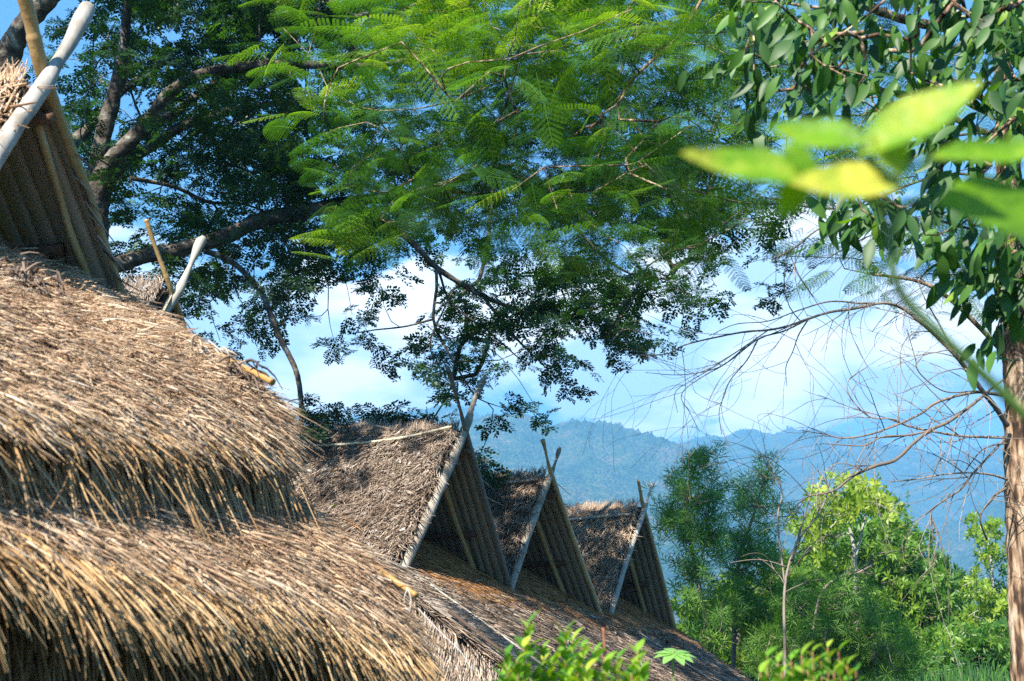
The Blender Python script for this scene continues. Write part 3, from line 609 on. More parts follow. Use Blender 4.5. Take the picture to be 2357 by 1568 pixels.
T_FERN = [bipinnate(13, .115, 11, .0125, .0060, .031, .05, 70, dr, g=random.Random(i), lang=66, pdroop=pd) for i, dr, pd in ((4, .10, .2), (5, .22, .4), (6, .05, .1), (7, .16, .55))]
T_FERN2 = [bipinnate(11, .11, 9, .017, .0065, .030, .05, 72, .12, g=random.Random(i), lang=70) for i in (7, 8)]
def bigleaf(l=1, w=.36, fold=.25, droop=.25, n=6, wav=0):
    xs = np.linspace(0, 1, n+1); Vt = []
    for x in xs:
        h = w*.5*(math.sin(math.pi*min(1, x**.85))**.85 if 0 < x < 1 else .01); z = -droop*x*x + wav*math.sin(x*7)
        Vt += [(x*l, -h, z+fold*h+wav*.5*math.sin(9*x)), (x*l, 0, z), (x*l, h, z+fold*h)]
    Ft = [[i*3+j, i*3+j+1, i*3+j+4, i*3+j+3] for i in range(n) for j in range(2)]
    return np.array(Vt), np.array(Ft), np.zeros(len(Vt)) + np.where(np.arange(len(Vt)) % 3 == 1, .04, 0)
def rosette(k, l, w, lo, hi, seed, droop=.3, n=3, axlen=.1):
    g = np.random.default_rng(seed); Vs, Fs, Ts = [], [], []; b = 0
    for i in range(k):
        Vl, Fl, Tl = bigleaf(1, w/l, .2, droop*g.uniform(.5, 1.4), n); az = i*2.4 + g.uniform(-.3, .3); el = R_(g.uniform(lo, hi)); s = l*g.uniform(.7, 1.1)
        d = np.array([math.cos(el), math.sin(el)*math.cos(az), math.sin(el)*math.sin(az)]); up = np.array([1., 0, 0]) - d*d[0]; up = unit(up + 1e-3); la = np.cross(up, d)
        Vs.append(np.array([axlen*i/k, 0, 0]) + s*(Vl[:, :1]*d + Vl[:, 1:2]*la + Vl[:, 2:3]*up)); Fs.append(Fl+b); Ts.append(Tl + g.uniform(-.12, .12)); b += len(Vl)
    return np.concatenate(Vs), np.concatenate(Fs), np.concatenate(Ts)
T_WIL = [rosette(20, .17, .013, 25, 95, i, .25, 2, .16) for i in (1, 2, 3)]
T_MAN = [rosette(9, .17, .05, 30, 100, i, .35, 2, .07) for i in (4, 5, 6)]
T_LIM = [rosette(7, .15, .06, 50, 110, i, .3, 2, .05) for i in (7, 8)]

def stampall(temps, pos, ax, nrm, scale, tint):
    Vs, Fs, Ts = [], [], []; b = 0; w = rng.integers(0, len(temps), len(pos))
    for k, T in enumerate(temps):
        m = w == k
        if not m.any(): continue
        V, F, t = stamp(*T, pos[m], ax[m], nrm[m], scale[m], tint[m]); Vs.append(V); Fs.append(F+b); Ts.append(t); b += len(V)
    return np.concatenate(Vs), np.concatenate(Fs), np.clip(np.concatenate(Ts), 0, 1)

# ------------------------------------------------------------------ branching
def limb(acc, rows, nodes, sides=12, rough=.05, n=8, t=.5, wob=.0):
    q = smoothline([(*P(a, b, Yd), w*.5/FP*Yd) for a, b, Yd, w in rows], n); pts, rad = q[:, :3], np.maximum(q[:, 3], .002)
    if wob: pts = pts + wob*rad[:, None]*rng.normal(size=pts.shape)
    tube(acc, pts, rad, sides, t, rough=rough)
    if nodes is not None: nodes.extend([(p, r) for p, r in zip(pts, rad)])
def grow(acc, nodes, targets, r0=.0035, expo=.42, sides=5, t=.5, sag=.10, maxr=.05):
    """thin branches from the limbs out to every target, sharing ways where they can"""
    NP = [p for p, r in nodes]; nl = len(NP); par = [-1]*nl; T = list(targets)
    base = np.array(NP); d0 = np.array([np.min(np.linalg.norm(base - q, axis=1)) for q in T]); order = np.argsort(d0)
    for k in order:
        q = T[k]; A = np.array(NP); dd = np.linalg.norm(A-q, axis=1) + .0; j = int(np.argmin(dd)); dist = dd[j]
        m = max(2, int(dist/.16)); p0 = NP[j]; prev = j
        pd = NP[j] - NP[par[j]] if par[j] >= 0 else (NP[j]-NP[j-1] if 0 < j < nl else q-p0)
        pd = pd/max(np.linalg.norm(pd), 1e-6); cd = (q-p0)/max(dist, 1e-6)
        pd = pd if pd @ cd > -.2 else -pd*(j < nl) + cd*(j >= nl)
        ctl = p0 + (pd*.55 + rng.normal(size=3)*.18 + np.array([0, 0, sag]))*dist*.6
        for s in range(1, m+1):
            f = s/m; x = p0*(1-f)**2 + ctl*2*f*(1-f) + q*f*f
            if s < m: x = x + rng.normal(size=3)*.006
            NP.append(x); par.append(prev); prev = len(NP)-1
    cnt = np.ones(len(NP)); 
    for i in range(len(NP)-1, nl-1, -1):
        if par[i] >= nl: cnt[par[i]] += cnt[i]
    r = np.minimum(r0*cnt**expo, maxr); NPa = np.array(NP)
    idx = np.arange(nl, len(NP)); pa = np.array(par)[idx]
    A, B = NPa[pa], NPa[idx]; ra = np.where(pa < nl, r[idx], r[pa]); rb = r[idx]
    tg = unit(B-A); up = np.where(np.abs(tg[:, 2:3]) > .9, np.array([[1., 0, 0]]), np.array([[0, 0, 1.]])); a = unit(np.cross(tg, up)); b = np.cross(tg, a)
    an = np.linspace(0, 2*math.pi, sides, endpoint=False)
    ring = lambda c, rr_: c[:, None] + rr_[:, None, None]*(np.cos(an)[None, :, None]*a[:, None] + np.sin(an)[None, :, None]*b[:, None])
    V = np.concatenate([ring(A, ra), ring(B, rb)], 1).reshape(-1, 3); m = 2*sides; j = np.arange(sides); j2 = (j+1) % sides
    F = np.stack([j, j2, sides+j2, sides+j], -1); F = (F[None] + (np.arange(len(A))*m)[:, None, None]).reshape(-1, 4)
    acc.add(V, F, t)
def sample_map(rows, r0, per, Yf, c0=0, off=(0, 0)):
    """rows of digits, one cell is 75 x 75 photograph pixels (58.9 units)"""
    out = []
    for i, row in enumerate(rows):
        for j, ch in enumerate(row.ljust(40)):
            if ch in ' .0': continue
            k = rng.poisson(int(ch)**1.25*per)
            for _ in range(k):
                x = (j+c0+rng.random())*58.93; y = (r0+i+rng.random())*58.93; out.append(P(x+off[0], y+off[1], Yf(x, y)))
    return np.array(out)

# ================================================================== RAIN TREE (big, dark, fine leaved)
MAPA = [
 "4433333344555555554333333333333",   # row -4
 "5544444555566666665544444333333",
 "5555555666677777775555444433333",
 "4444455667777777765555444433333",
 "3 34577888998766555544444444333",   # row 0
 "1 24477899989988554433444333333",
 "2224578889989995433333333332222",
 "1 35668876664674322233333333322",
 " 156657666653332222233333332222",
 "  154556777740564222233333 2222",
 "   455677788735543333344343 222",
 "   56667788886543333333445543 2",
 "   166765224545434556645677752 ",   # row 8
 "    126667777776341 3346788862  ",
 "    3445367767741 135 6656888310 ",   # row 10
 "     124545640340 35667876788866  ",
 "      1155633   2467888788 77652 ",
 "       .2331 1234575677 66635541 ",
 "       .11  .3443544 66651       ",
 "               .144345551        ",
 "             11  123562          ",   # 16
 "                  22             ",
]
MAPA = [r.ljust(40)[:33 if i < 12 else 28] + ('332' if 12 <= i < 16 else '') for i, r in enumerate(MAPA)]
MAPA = [''.join(str(max(1, int(c)-1)) if (c.isdigit() and i >= 14 and j >= 18) else c for j, c in enumerate(r)) for i, r in enumerate(MAPA)]
MAPA = [''.join(str(min(9, int(c)+2)) if (c.isdigit() and 4 <= i <= 12 and 14 <= j <= 26) else c for j, c in enumerate(r)) for i, r in enumerate(MAPA)]
rt = thing('rain_tree', P(150, 1590, 12.0)*np.array([1, 1, 0]), 'huge dark spreading tree with lichen-blotched limbs and small leaflets, rising behind the golden roof', 'tree')
ba = Acc(); nodes = []
base = [(150, 1750, 11.8, 150), (160, 1200, 11.8, 135), (175, 800, 11.8, 120), (200, 560, 11.8, 100), (212, 445, 11.8, 75)]
limb(ba, base, nodes, 16, .05)
limb(ba, [(200, 520, 11.8, 60), (215, 420, 11.8, 45), (240, 300, 11.8, 40), (268, 200, 11.7, 36), (285, 110, 11.6, 26), (300, -60, 11.4, 20), (320, -200, 11.2, 12)], nodes, 12)
limb(ba, [(200, 530, 11.8, 70), (235, 400, 11.7, 46), (300, 325, 11.6, 38), (350, 265, 11.5, 33), (400, 205, 11.4, 29), (480, 165, 11.4, 25), (620, 148, 11.4, 22), (780, 152, 11.6, 20), (880, 150, 11.8, 14), (1000, 120, 12, 8)], nodes, 12)
limb(ba, [(330, 300, 11.6, 22), (400, 262, 11.9, 24), (440, 230, 12.1, 20), (520, 170, 12.6, 15), (620, 60, 13, 10)], nodes, 10)
limb(ba, [(215, 500, 11.9, 60), (262, 400, 12.0, 32), (350, 335, 12.1, 27), (430, 285, 12.2, 24), (520, 258, 12.3, 21), (600, 243, 12.4, 17), (690, 233, 12.5, 14), (765, 236, 12.6, 11), (860, 252, 12.7, 7)], nodes, 12)
limb(ba, [(165, 330, 11.9, 34), (215, 285, 12.1, 26), (260, 230, 12.3, 20), (330, 170, 12.6, 14)], nodes, 10)
limb(ba, [(195, 600, 11.8, 90), (255, 612, 11.9, 46), (330, 590, 12.0, 37), (420, 572, 12.1, 36), (520, 545, 12.2, 36), (600, 505, 12.3, 37), (690, 492, 12.4, 36), (770, 470, 12.6, 30), (870, 455, 12.8, 25), (980, 440, 13.0, 22), (1090, 400, 13.2, 15), (1180, 380, 13.4, 10)], nodes, 14)
limb(ba, [(760, 478, 12.6, 20), (860, 490, 12.8, 17), (950, 560, 12.9, 15), (1010, 620, 13, 14), (1110, 680, 13.2, 12), (1200, 715, 13.4, 9), (1290, 730, 13.6, 6), (1400, 700, 13.8, 3)], nodes, 10)
limb(ba, [(1003, 612, 13, 8), (1005, 660, 13, 8), (998, 735, 13, 7), (1020, 790, 13.1, 6), (1060, 860, 13.1, 5), (1095, 915, 13.2, 3)], nodes, 8)
limb(ba, [(998, 735, 13, 6), (930, 752, 13, 4.5), (860, 760, 13.1, 3.5), (800, 770, 13.1, 2)], nodes, 8)
limb(ba, [(1010, 625, 13, 7), (1040, 700, 13.2, 5), (1120, 760, 13.3, 4), (1200, 830, 13.4, 3)], nodes, 8)
limb(ba, [(1110, 680, 13.2, 8), (1180, 770, 13.3, 6), (1260, 850, 13.5, 3)], nodes, 8)
limb(ba, [(470, 578, 12.1, 14), (520, 595, 12.1, 14), (565, 630, 12.1, 13), (605, 680, 12.2, 13), (640, 770, 12.2, 13), (680, 850, 12.2, 13), (692, 915, 12.25, 12), (693, 975, 12.3, 11), (690, 1100, 12.3, 12)], nodes, 10)
limb(ba, [(690, 930, 12.25, 8), (712, 958, 12.2, 7), (745, 978, 12.2, 6)], nodes, 8)
limb(ba, [(688, 918, 12.25, 3), (665, 925, 12.2, 3), (650, 945, 12.2, 2.5)], nodes, 6)
limb(ba, [(300, 410, 12.0, 12), (400, 430, 12.3, 10), (480, 465, 12.6, 9), (560, 470, 12.8, 6), (640, 500, 13, 4)], nodes, 8)
limb(ba, [(1160, 395, 13.3, 9), (1230, 430, 13.4, 7), (1320, 520, 13.6, 7), (1400, 600, 13.7, 6), (1480, 640, 13.9, 5), (1560, 640, 14, 3)], nodes, 8)
# old upper limb at the edge
limb(ba, [(60, 800, 11.7, 70), (-60, 420, 10.9, 82), (-10, 210, 10.6, 74), (35, 90, 10.4, 58), (100, 10, 10.3, 48), (190, -70, 10.2, 40), (350, -160, 10.0, 30), (600, -220, 9.6, 20)], nodes, 14)
tg = sample_map(MAPA, -4, .225, lambda x, y: 12.9 + rng.normal()*.9 + (.5 if y > 500 else 0) + (3.4 if 780 < x < 1600 and y < (330 if x < 860 else 590) else 0) - .0012*max(0, 150-y), off=(-22, -45))
print('rain targets', len(tg))
tg2 = np.array([P(x, y, Yd) for x, y, Yd in [(655, 955, 12.2), (720, 945, 12.2), (740, 940, 12.2), (850, 962, 13.6), (880, 955, 13.6), (900, 968, 13.6), (930, 955, 13.6), (960, 965, 13.7), (990, 975, 13.8), (835, 975, 13.6), (870, 975, 13.6), (1100, 1060, 13.4), (1115, 1070, 13.4)]])
ext = np.array([-3.1, 9.2, 8.6]) + rng.normal(size=(70, 3))*[.9, 1.0, .5]  # unseen crown clumps above the frame, added to dapple the gables with shade
ext = np.vstack([ext, np.array([-1.2, 10.6, 8.4]) + rng.normal(size=(45, 3))*[.8, .8, .4], np.array([-.6, 9.4, 7.6]) + rng.normal(size=(25, 3))*[.5, .5, .3]])
tg = np.vstack([tg, tg2, ext])
grow(ba, nodes, tg, .0026, .43, 5)
ba.build('trunk', M['bark'], rt, True)
def leafset(tg, per, temps, spread, scale, tintf, upmix=.9, droop=.25, outv=None):
    k = len(tg)*per; c = np.repeat(tg, per, 0); az = rng.random(k)*6.28
    ax = np.stack([np.cos(az), np.sin(az), -droop + rng.normal(size=k)*.28], -1)
    if outv is not None: ax = ax + outv
    pos = c + unit(ax)*rng.uniform(0, spread, (k, 1))*.4 + rng.normal(size=(k, 3))*spread*.28
    nrm = np.stack([rng.normal(size=k)*.4, rng.normal(size=k)*.4, np.full(k, upmix)], -1)
    return stampall(temps, pos, ax, nrm, rng.uniform(scale[0], scale[1], k), tintf(pos))
def t_rain(p):
    return np.clip(.38 + .20*snoise(p, .9, 20) + .10*rng.normal(size=len(p)), 0, 1)
V, F, T = leafset(tg, 7, T_RAIN, .27, (.75, 1.2), t_rain, .8, .3)
print('rain leaflets', len(F))
mk('crown', V, F, M['rain'], rt, T)

# ================================================================== FEATHERY TREE
MAPB = [
 "            44556677777776555555444444444",
 "            55667788888887666555555544444",
 "          3336765678889999998865444444444",   # row 0
 "          2365465899999999998854433333333",
 "           553 36789999999998764443333333",
 "             35679999999999887655433333333",
 "            5567778889999998976555433333333",
 "            4444678899999998975555333333333",
 "             .367788999999997565554 43333333",
 "            25767888999999985555655 4333333",
 "            267774435888888655655544333333",   # row 8
 "             3542  455666654324443 344433",
 "               1   1 36553      13455554",
 "                     232      .3555556 ",
 "                                2  33  ",
]
MAPB = [r.ljust(42)[:42] for r in MAPB]
ft = thing('feathery_tree', P(2350, 1568, 9.2)*np.array([1, 1, 0]), 'tall tree with furrowed brown trunk, fern-like fronds and dry twigs, at the picture edge', 'tree')
bb = Acc(); nb = []
trunk = [(2395, 2100, 9.0, 92), (2372, 1568, 9.0, 84), (2358, 1250, 9.0, 80), (2350, 900, 9.0, 78), (2338, 640, 9.0, 70), (2322, 400, 9.0, 58), (2312, 200, 9.0, 46), (2300, 40, 9.0, 40), (2290, -150, 9.0, 30), (2240, -400, 8.8, 22)]
limb(bb, trunk, nb, 22, .06, 14)
limb(bb, [(2310, 60, 9, 22), (2230, 62, 8.9, 24), (2170, 62, 8.8, 25), (2100, 50, 8.7, 24), (2030, 28, 8.6, 22), (1900, -20, 8.3, 17), (1700, -80, 8.0, 14), (1500, -110, 7.8, 12), (1200, -150, 7.7, 9), (950, -160, 7.7, 6)], nb, 12)
limb(bb, [(2318, 260, 9, 18), (2200, 190, 8.9, 17), (2120, 150, 8.9, 14), (2000, 120, 8.7, 12), (1900, 130, 8.5, 10), (1800, 60, 8.3, 9), (1690, 10, 8.1, 9), (1600, -40, 8, 8)], nb, 10)
limb(bb, [(2320, 330, 9, 16), (2100, 230, 8.9, 14), (1960, 185, 8.9, 13), (1890, 130, 8.8, 13), (1820, 60, 8.6, 11), (1770, 15, 8.5, 9), (1700, -60, 8.3, 8)], nb, 10)
limb(bb, [(1620, -10, 7.9, 9), (1570, 75, 7.9, 8), (1500, 140, 7.8, 8), (1450, 190, 7.8, 7), (1425, 235, 7.7, 6), (1388, 262, 7.7, 4)], nb, 8)
limb(bb, [(1280, -120, 7.7, 8), (1272, -20, 7.7, 7), (1205, 80, 7.7, 7), (1185, 170, 7.7, 6), (1150, 270, 7.7, 5), (1090, 330, 7.7, 4)], nb, 8)
limb(bb, [(1500, -100, 7.8, 8), (1440, 28, 8.1, 6), (1350, 25, 8.1, 6), (1260, 24, 8.1, 5), (1200, 40, 8.1, 4)], nb, 8)
limb(bb, [(1800, 60, 8.3, 6), (1640, 75, 8.2, 5), (1500, 70, 8.1, 5), (1330, 120, 8, 4), (1200, 135, 7.9, 3)], nb, 8)
limb(bb, [(1185, 170, 7.7, 4), (1100, 210, 7.6, 4), (1030, 235, 7.6, 4), (960, 250, 7.6, 3), (880, 255, 7.6, 2)], nb, 8)
limb(bb, [(2318, 820, 9, 12), (2200, 700, 8.9, 11), (2120, 650, 8.8, 9), (2000, 630, 8.8, 6)], nb, 8)
tgb = sample_map(MAPB, -2, .115, lambda x, y: (7.9 if x < 1650 else 9.0) + rng.normal()*.55, off=(28, -40))
print('fern targets', len(tgb))
grow(bb, nb, tgb, .0018, .40, 5, maxr=.018)
bb.build('trunk', M['bark2'], ft, True)
def t_fern(p): 
    return np.clip(.37 + .32*snoise(p, 1.5, 21) + .16*rng.normal(size=len(p)), 0, 1)
k = 5; V, F, T = leafset(tgb, k, T_FERN, .34, (.5, .95), t_fern, .9, .25, outv=np.array([-.35, -.25, 0]))
print('fern leaflets', len(F))
mk('crown', V, F, M['fern'], ft, T)

# dry leafless branches on the same trunk
dt = Acc(); spawn = []
def c8(rows, Yd=8.6): return [(1768+.3757*x, 589+.3757*y, Yd+dy, w) for x, y, dy, w in rows]
brs = [
 c8([(1465, 1040, .3, 14), (1400, 940, .2, 12), (1330, 850, .1, 12), (1240, 730, 0, 12), (1150, 610, -.1, 11), (1060, 520, -.1, 10), (940, 410, -.2, 9), (820, 320, -.2, 8), (700, 290, -.3, 7), (520, 325, -.3, 7), (380, 345, -.3, 6), (250, 385, -.3, 6), (120, 430, -.3, 5.5), (0, 455, -.3, 5), (-170, 470, -.3, 4.5), (-490, 540, -.3, 3.5), (-620, 600, -.3, 2.5), (-890, 610, -.3, 1.5)]),
 c8([(1465, 860, .3, 8), (1370, 845, .2, 8), (1280, 835, .1, 8), (1150, 860, 0, 7), (1020, 905, 0, 7), (930, 970, -.1, 6), (780, 1040, -.1, 5), (600, 1100, -.2, 4.5), (450, 1115, -.2, 3.5), (330, 1090, -.2, 2.5), (200, 1070, -.2, 1.5)]),
 c8([(1440, 760, .3, 6), (1360, 820, .2, 6), (1290, 880, 0, 8), (1200, 950, -.1, 8), (1100, 1020, -.2, 8), (1000, 1065, -.2, 8), (900, 1140, -.3, 8), (780, 1250, -.3, 8), (650, 1290, -.4, 8), (520, 1350, -.4, 7), (400, 1440, -.5, 5), (250, 1475, -.5, 4), (160, 1540, -.5, 2)]),
 c8([(1465, 1115, .3, 7), (1320, 1110, .2, 6.5), (1190, 1105, .1, 6), (1020, 1078, 0, 5.5), (850, 1040, 0, 5), (760, 1000, -.1, 4), (620, 985, -.1, 3.5), (500, 860, -.2, 3), (495, 760, -.2, 2.5), (600, 685, -.2, 2)]),
 c8([(1000, 1070, -.2, 5), (850, 1100, -.2, 5), (700, 1110, -.3, 4), (600, 1160, -.3, 3.5), (480, 1160, -.3, 3), (330, 1150, -.3, 2)]),
 c8([(1465, 1370, .3, 6), (1360, 1340, .2, 5), (1230, 1330, .1, 4), (1080, 1340, 0, 3.5), (900, 1370, 0, 3), (740, 1385, 0, 2)]),
 c8([(1460, 1110, .3, 6), (1370, 1210, .2, 5.5), (1250, 1340, .1, 5), (1180, 1430, 0, 5), (1060, 1510, 0, 4), (1000, 1570, 0, 4), (1015, 1640, 0, 4), (1050, 1720, 0, 3), (1080, 1850, 0, 2)]),
 c8([(1465, 1150, .3, 4), (1380, 1160, .2, 3.5), (1300, 1200, .1, 3), (1200, 1330, .1, 3)]),
 c8([(1280, 830, .1, 4), (1080, 830, 0, 3), (930, 720, -.1, 3), (900, 620, -.1, 2.5), (850, 450, -.1, 2)]),
 c8([(700, 290, -.3, 5), (560, 290, -.3, 4.5), (380, 280, -.3, 4), (200, 330, -.3, 3), (0, 400, -.3, 2.5), (-200, 420, -.3, 2), (-360, 490, -.3, 1.5)]),
 c8([(250, 385, -.3, 5), (100, 460, -.3, 4), (-60, 510, -.3, 3.5), (-230, 640, -.3, 3), (-350, 700, -.3, 2.5), (-550, 730, -.3, 2), (-750, 715, -.3, 1.3)]),
 c8([(250, 385, -.3, 4), (190, 480, -.3, 3.5), (150, 590, -.3, 2.5), (110, 680, -.3, 2.2), (115, 800, -.3, 1.3)]),
 c8([(-60, 510, -.3, 3.5), (-130, 640, -.3, 3), (-230, 760, -.3, 2.5), (-270, 860, -.3, 2.3), (-300, 960, -.3, 2), (-285, 1095, -.3, 1.2)]),
 c8([(-120, 540, -.3, 3), (-260, 660, -.3, 2.6), (-400, 740, -.3, 2.4), (-510, 820, -.3, 2.2), (-530, 880, -.3, 2), (-480, 960, -.3, 1.8), (-420, 1080, -.3, 1.1)]),
 c8([(2, 455, -.3, 3), (-150, 560, -.3, 2.6), (-330, 680, -.3, 2.2), (-480, 770, -.3, 1.8), (-570, 840, -.3, 1.5), (-555, 960, -.3, 1)]),
 c8([(1150, 610, -.1, 5), (1050, 420, -.1, 4), (960, 260, -.2, 3), (900, 100, -.2, 2)]),
 c8([(1340, 1740, .2, 5), (1300, 1600, .1, 4), (1380, 1480, .1, 4), (1465, 1420, .2, 5)]),
 [(2310, 420, 9, 9), (2200, 400, 8.9, 7), (2080, 430, 8.8, 6), (1960, 490, 8.7, 6), (1880, 530, 8.7, 5), (1830, 570, 8.7, 5), (1776, 598, 8.7, 4)],
 [(2310, 300, 9, 8), (2150, 330, 8.9, 6), (1980, 470, 8.8, 5), (1800, 470, 8.7, 5), (1700, 465, 8.6, 4.5), (1600, 440, 8.5, 3.5), (1560, 440, 8.5, 2)],
]
for b_ in brs:
    q = smoothline([(*P(a, b, Yd), w*.5/FP*Yd) for a, b, Yd, w in b_], 8); pts, rad = q[:, :3], np.maximum(q[:, 3], .0017)
    tube(dt, pts, rad, 7, float(rng.uniform(.3, .7)), rough=.05)
    for k in range(8, len(pts)-1):
        if rng.random() < .20: spawn.append((pts[k], unit(pts[min(k+1, len(pts)-1)]-pts[k-1]), rad[k], 0))
def curl(acc, p, d, r, L, depth):
    n = 9; pts = [p]; d = unit(d); ax = unit(rng.normal(size=3)+np.array([0, 1.4, 0])); cv = rng.normal()*.11; x = p.copy()
    for i in range(n):
        c, s = math.cos(cv), math.sin(cv); d = unit(d*c + np.cross(ax, d)*s + rng.normal(size=3)*.05 + np.array([0, 0, -.03])); x = x + d*L/n; pts.append(x.copy())
    rr_ = np.linspace(r, max(.0010, r*.35), n+1); tube(acc, np.array(pts), rr_, 5, float(rng.uniform(.2, .8)))
    if depth > 0:
        for k in rng.integers(2, n, rng.integers(1, 3)):
            curl(acc, pts[k], unit(np.array(pts[k+1])-pts[k]) + rng.normal(size=3)*.6, r*.6, L*.6, depth-1)
for p, d, r, _ in spawn:
    dd = unit(d + rng.normal(size=3)*np.array([.7, .4, .8]) + np.array([-.2, 0, -.05])); curl(dt, p, dd, min(r*.55, .004), rng.uniform(.25, .75), 1)
for k in range(30):   # tangle above
    x, y = rng.uniform(1600, 2300), rng.uniform(60, 620); p = P(x, y, 9 + rng.normal()*.3)
    curl(dt, p, np.array([-1, rng.normal()*.3, rng.normal()*.6]), .004, rng.uniform(.5, 1.1), 2)
dt.build('dry_branches', M['twig'], ft, True)

# ================================================================== BROADLEAF TREE, glossy leaves
MAPC = [
 "                           1 666677777888",
 "                           23577775677888",   # row -1
 "                           .44678886578988",   # row 0
 "                           .34678886643888",
 "                           .35777763751598",
 "                           .2468455685468898",
 "                              .1 16554568 87",
 "                                 1124677 6",
 "                                   .5653 33",
 "                                 12133 233",
 "                               .3653 4212 ",
 "                                 53 35566",
 "                                    .2677",
 "                                    .1464",
 "                                     .353",
 "                                     .131",
]
MAPC = [r[:43].ljust(43).replace('.', ' ') for r in MAPC]
gt = thing('broadleaf_tree', (3.6, 5.6, 0), 'tree with large glossy dark green oval leaves drooping in front of the brown trunk', 'tree')
bc = Acc(); nc = []
limb(bc, [(3300, 3300, 5.6, 150), (3250, 1568, 5.6, 130), (3200, 700, 5.6, 110), (3100, 100, 5.5, 80), (3000, -250, 5.4, 60)], nc, 14)
limb(bc, [(3180, 200, 5.6, 50), (2900, -50, 5.4, 34), (2650, -90, 5.2, 24), (2450, -60, 5.1, 16), (2250, -40, 5.0, 12), (2080, -20, 5, 8), (1950, 0, 5, 6)], nc, 10)
limb(bc, [(3200, 700, 5.6, 50), (2800, 350, 5.5, 28), (2550, 250, 5.3, 18), (2420, 200, 5.2, 12), (2330, 180, 5.2, 8)], nc, 10)
limb(bc, [(2550, 250, 5.3, 14), (2450, 380, 5.2, 10), (2360, 460, 5.2, 8), (2280, 480, 5.2, 6)], nc, 8)
limb(bc, [(2880, 620, 5.5, 24), (2600, 560, 5.3, 14), (2440, 580, 5.2, 9), (2350, 620, 5.2, 6), (2300, 700, 5.2, 4)], nc, 8)
limb(bc, [(2085, 480, 5.1, 3), (2130, 450, 5.1, 4.5), (2172, 380, 5.1, 6), (2250, 330, 5.2, 7), (2350, 240, 5.2, 9)], nc, 8)
limb(bc, [(1770, 155, 5, 2.5), (1840, 140, 5, 4), (1920, 90, 5, 5), (1990, 40, 5, 6), (2060, -20, 5, 7)], nc, 8)
tgc = sample_map(MAPC, -2, .14, lambda x, y: 5.2 + rng.normal()*.28)
print('broad targets', len(tgc))
grow(bc, nc, tgc, .0022, .42, 6, maxr=.014)
bc.build('trunk', M['bark2'], gt, True)
T_BIG = [bigleaf(1, .36, .22, .15, 6, .0), bigleaf(1, .31, .35, .30, 6, .015), bigleaf(1, .39, .12, .35, 6, -.01)]
k = len(tgc)*8; c = np.repeat(tgc, 8, 0); az = rng.random(k)*6.28
ax = np.stack([np.cos(az)*.75 - .35, np.sin(az)*.55, -.95 + rng.normal(size=k)*.5], -1)
pos = c + rng.normal(size=(k, 3))*.055
nrm = np.stack([rng.normal(size=k)*.6 - .1, rng.normal(size=k)*.5 - .7, .7 + rng.normal(size=k)*.3], -1)
tint = np.clip(.45 + .22*rng.normal(size=k), 0, .93); tint[rng.random(k) < .04] = 1
V, F, T = stampall(T_BIG, pos, ax, nrm, rng.uniform(.075, .135, k), tint)
mk('crown', V, F, M['glossy'], gt, T, True)

# ================================================================== CLOSE OUT-OF-FOCUS SPRIG
sp = thing('leafy_sprig', (.75, .95, 0), 'blurred lime-green sprig of long leaves hanging close in front of everything', 'plant')
st = Acc()
stem = [(1985, 330, .86, 6), (2030, 420, .87, 8), (2040, 520, .88, 14), (2052, 610, .88, 20), (2085, 690, .89, 22), (2180, 785, .9, 24), (2357, 955, .92, 28), (2700, 1330, .95, 30), (3100, 2200, .95, 26), (3300, 4800, .95, 34), (3350, 9000, .95, 40)]
limb(st, stem[:9], None, 10, 0)
q0 = P(3100, 2200, .95); tube(st, smoothline([q0, q0 + [.05, .02, -.5], [.78, .97, .4], [.76, .96, 0]], 6), .006, 8, .5)
for q in ([(2040, 500, .875, 9), (1990, 440, .87, 8), (1880, 412, .86, 6)], [(2045, 560, .88, 10), (2080, 470, .88, 9), (2150, 470, .90, 8)], [(2035, 440, .87, 8), (2080, 390, .88, 8), (2140, 365, .90, 7)], [(1985, 330, .86, 6), (1990, 345, .86, 6), (2000, 330, .86, 5)]):
    limb(st, q, None, 8, 0)
st.build('stem', tintmat('green_stem', G((.05, .10, .02), (.10, .2, .04)), .5), sp, True)
def nearleaf(base, tip, w, Yb, Yt, tint, bow, tw):
    a, b = P(*base, Yb), P(*tip, Yt); L = np.linalg.norm(b-a); Vt, Ft, Tt = bigleaf(1, w*1.15/FP*.9/L, .32, bow, 12, .02)
    ax = unit(b-a); nr = np.array([[tw, -1.0, .45]])
    V, F, T = stamp(Vt, Ft, Tt*3, a[None], ax[None], nr, np.array([L]), np.array([tint])); mk('leaf', V, F, M['near'], sp, T, True)
for q in [((1880, 415), (1560, 362), 92, .86, .84, .55, -.03, .1), ((2000, 330), (1770, 312), 92, .86, .88, .40, -.12, .0), ((1975, 360), (2262, 185), 112, .86, .85, .55, .02, -.2),
          ((2075, 425), (1815, 425), 100, .87, .84, .95, .0, .0), ((1850, 405), (1795, 505), 60, .87, .86, .35, .0, .3), ((2140, 365), (2420, 350), 70, .9, .92, .35, -.06, .0),
          ((2150, 470), (2480, 530), 165, .9, .93, .30, -.05, .1), ((2010, 300), (2080, 410), 90, .86, .86, .6, .0, .2), ((1800, 330), (1890, 420), 60, .86, .86, .4, .0, .2)]: nearleaf(*q)

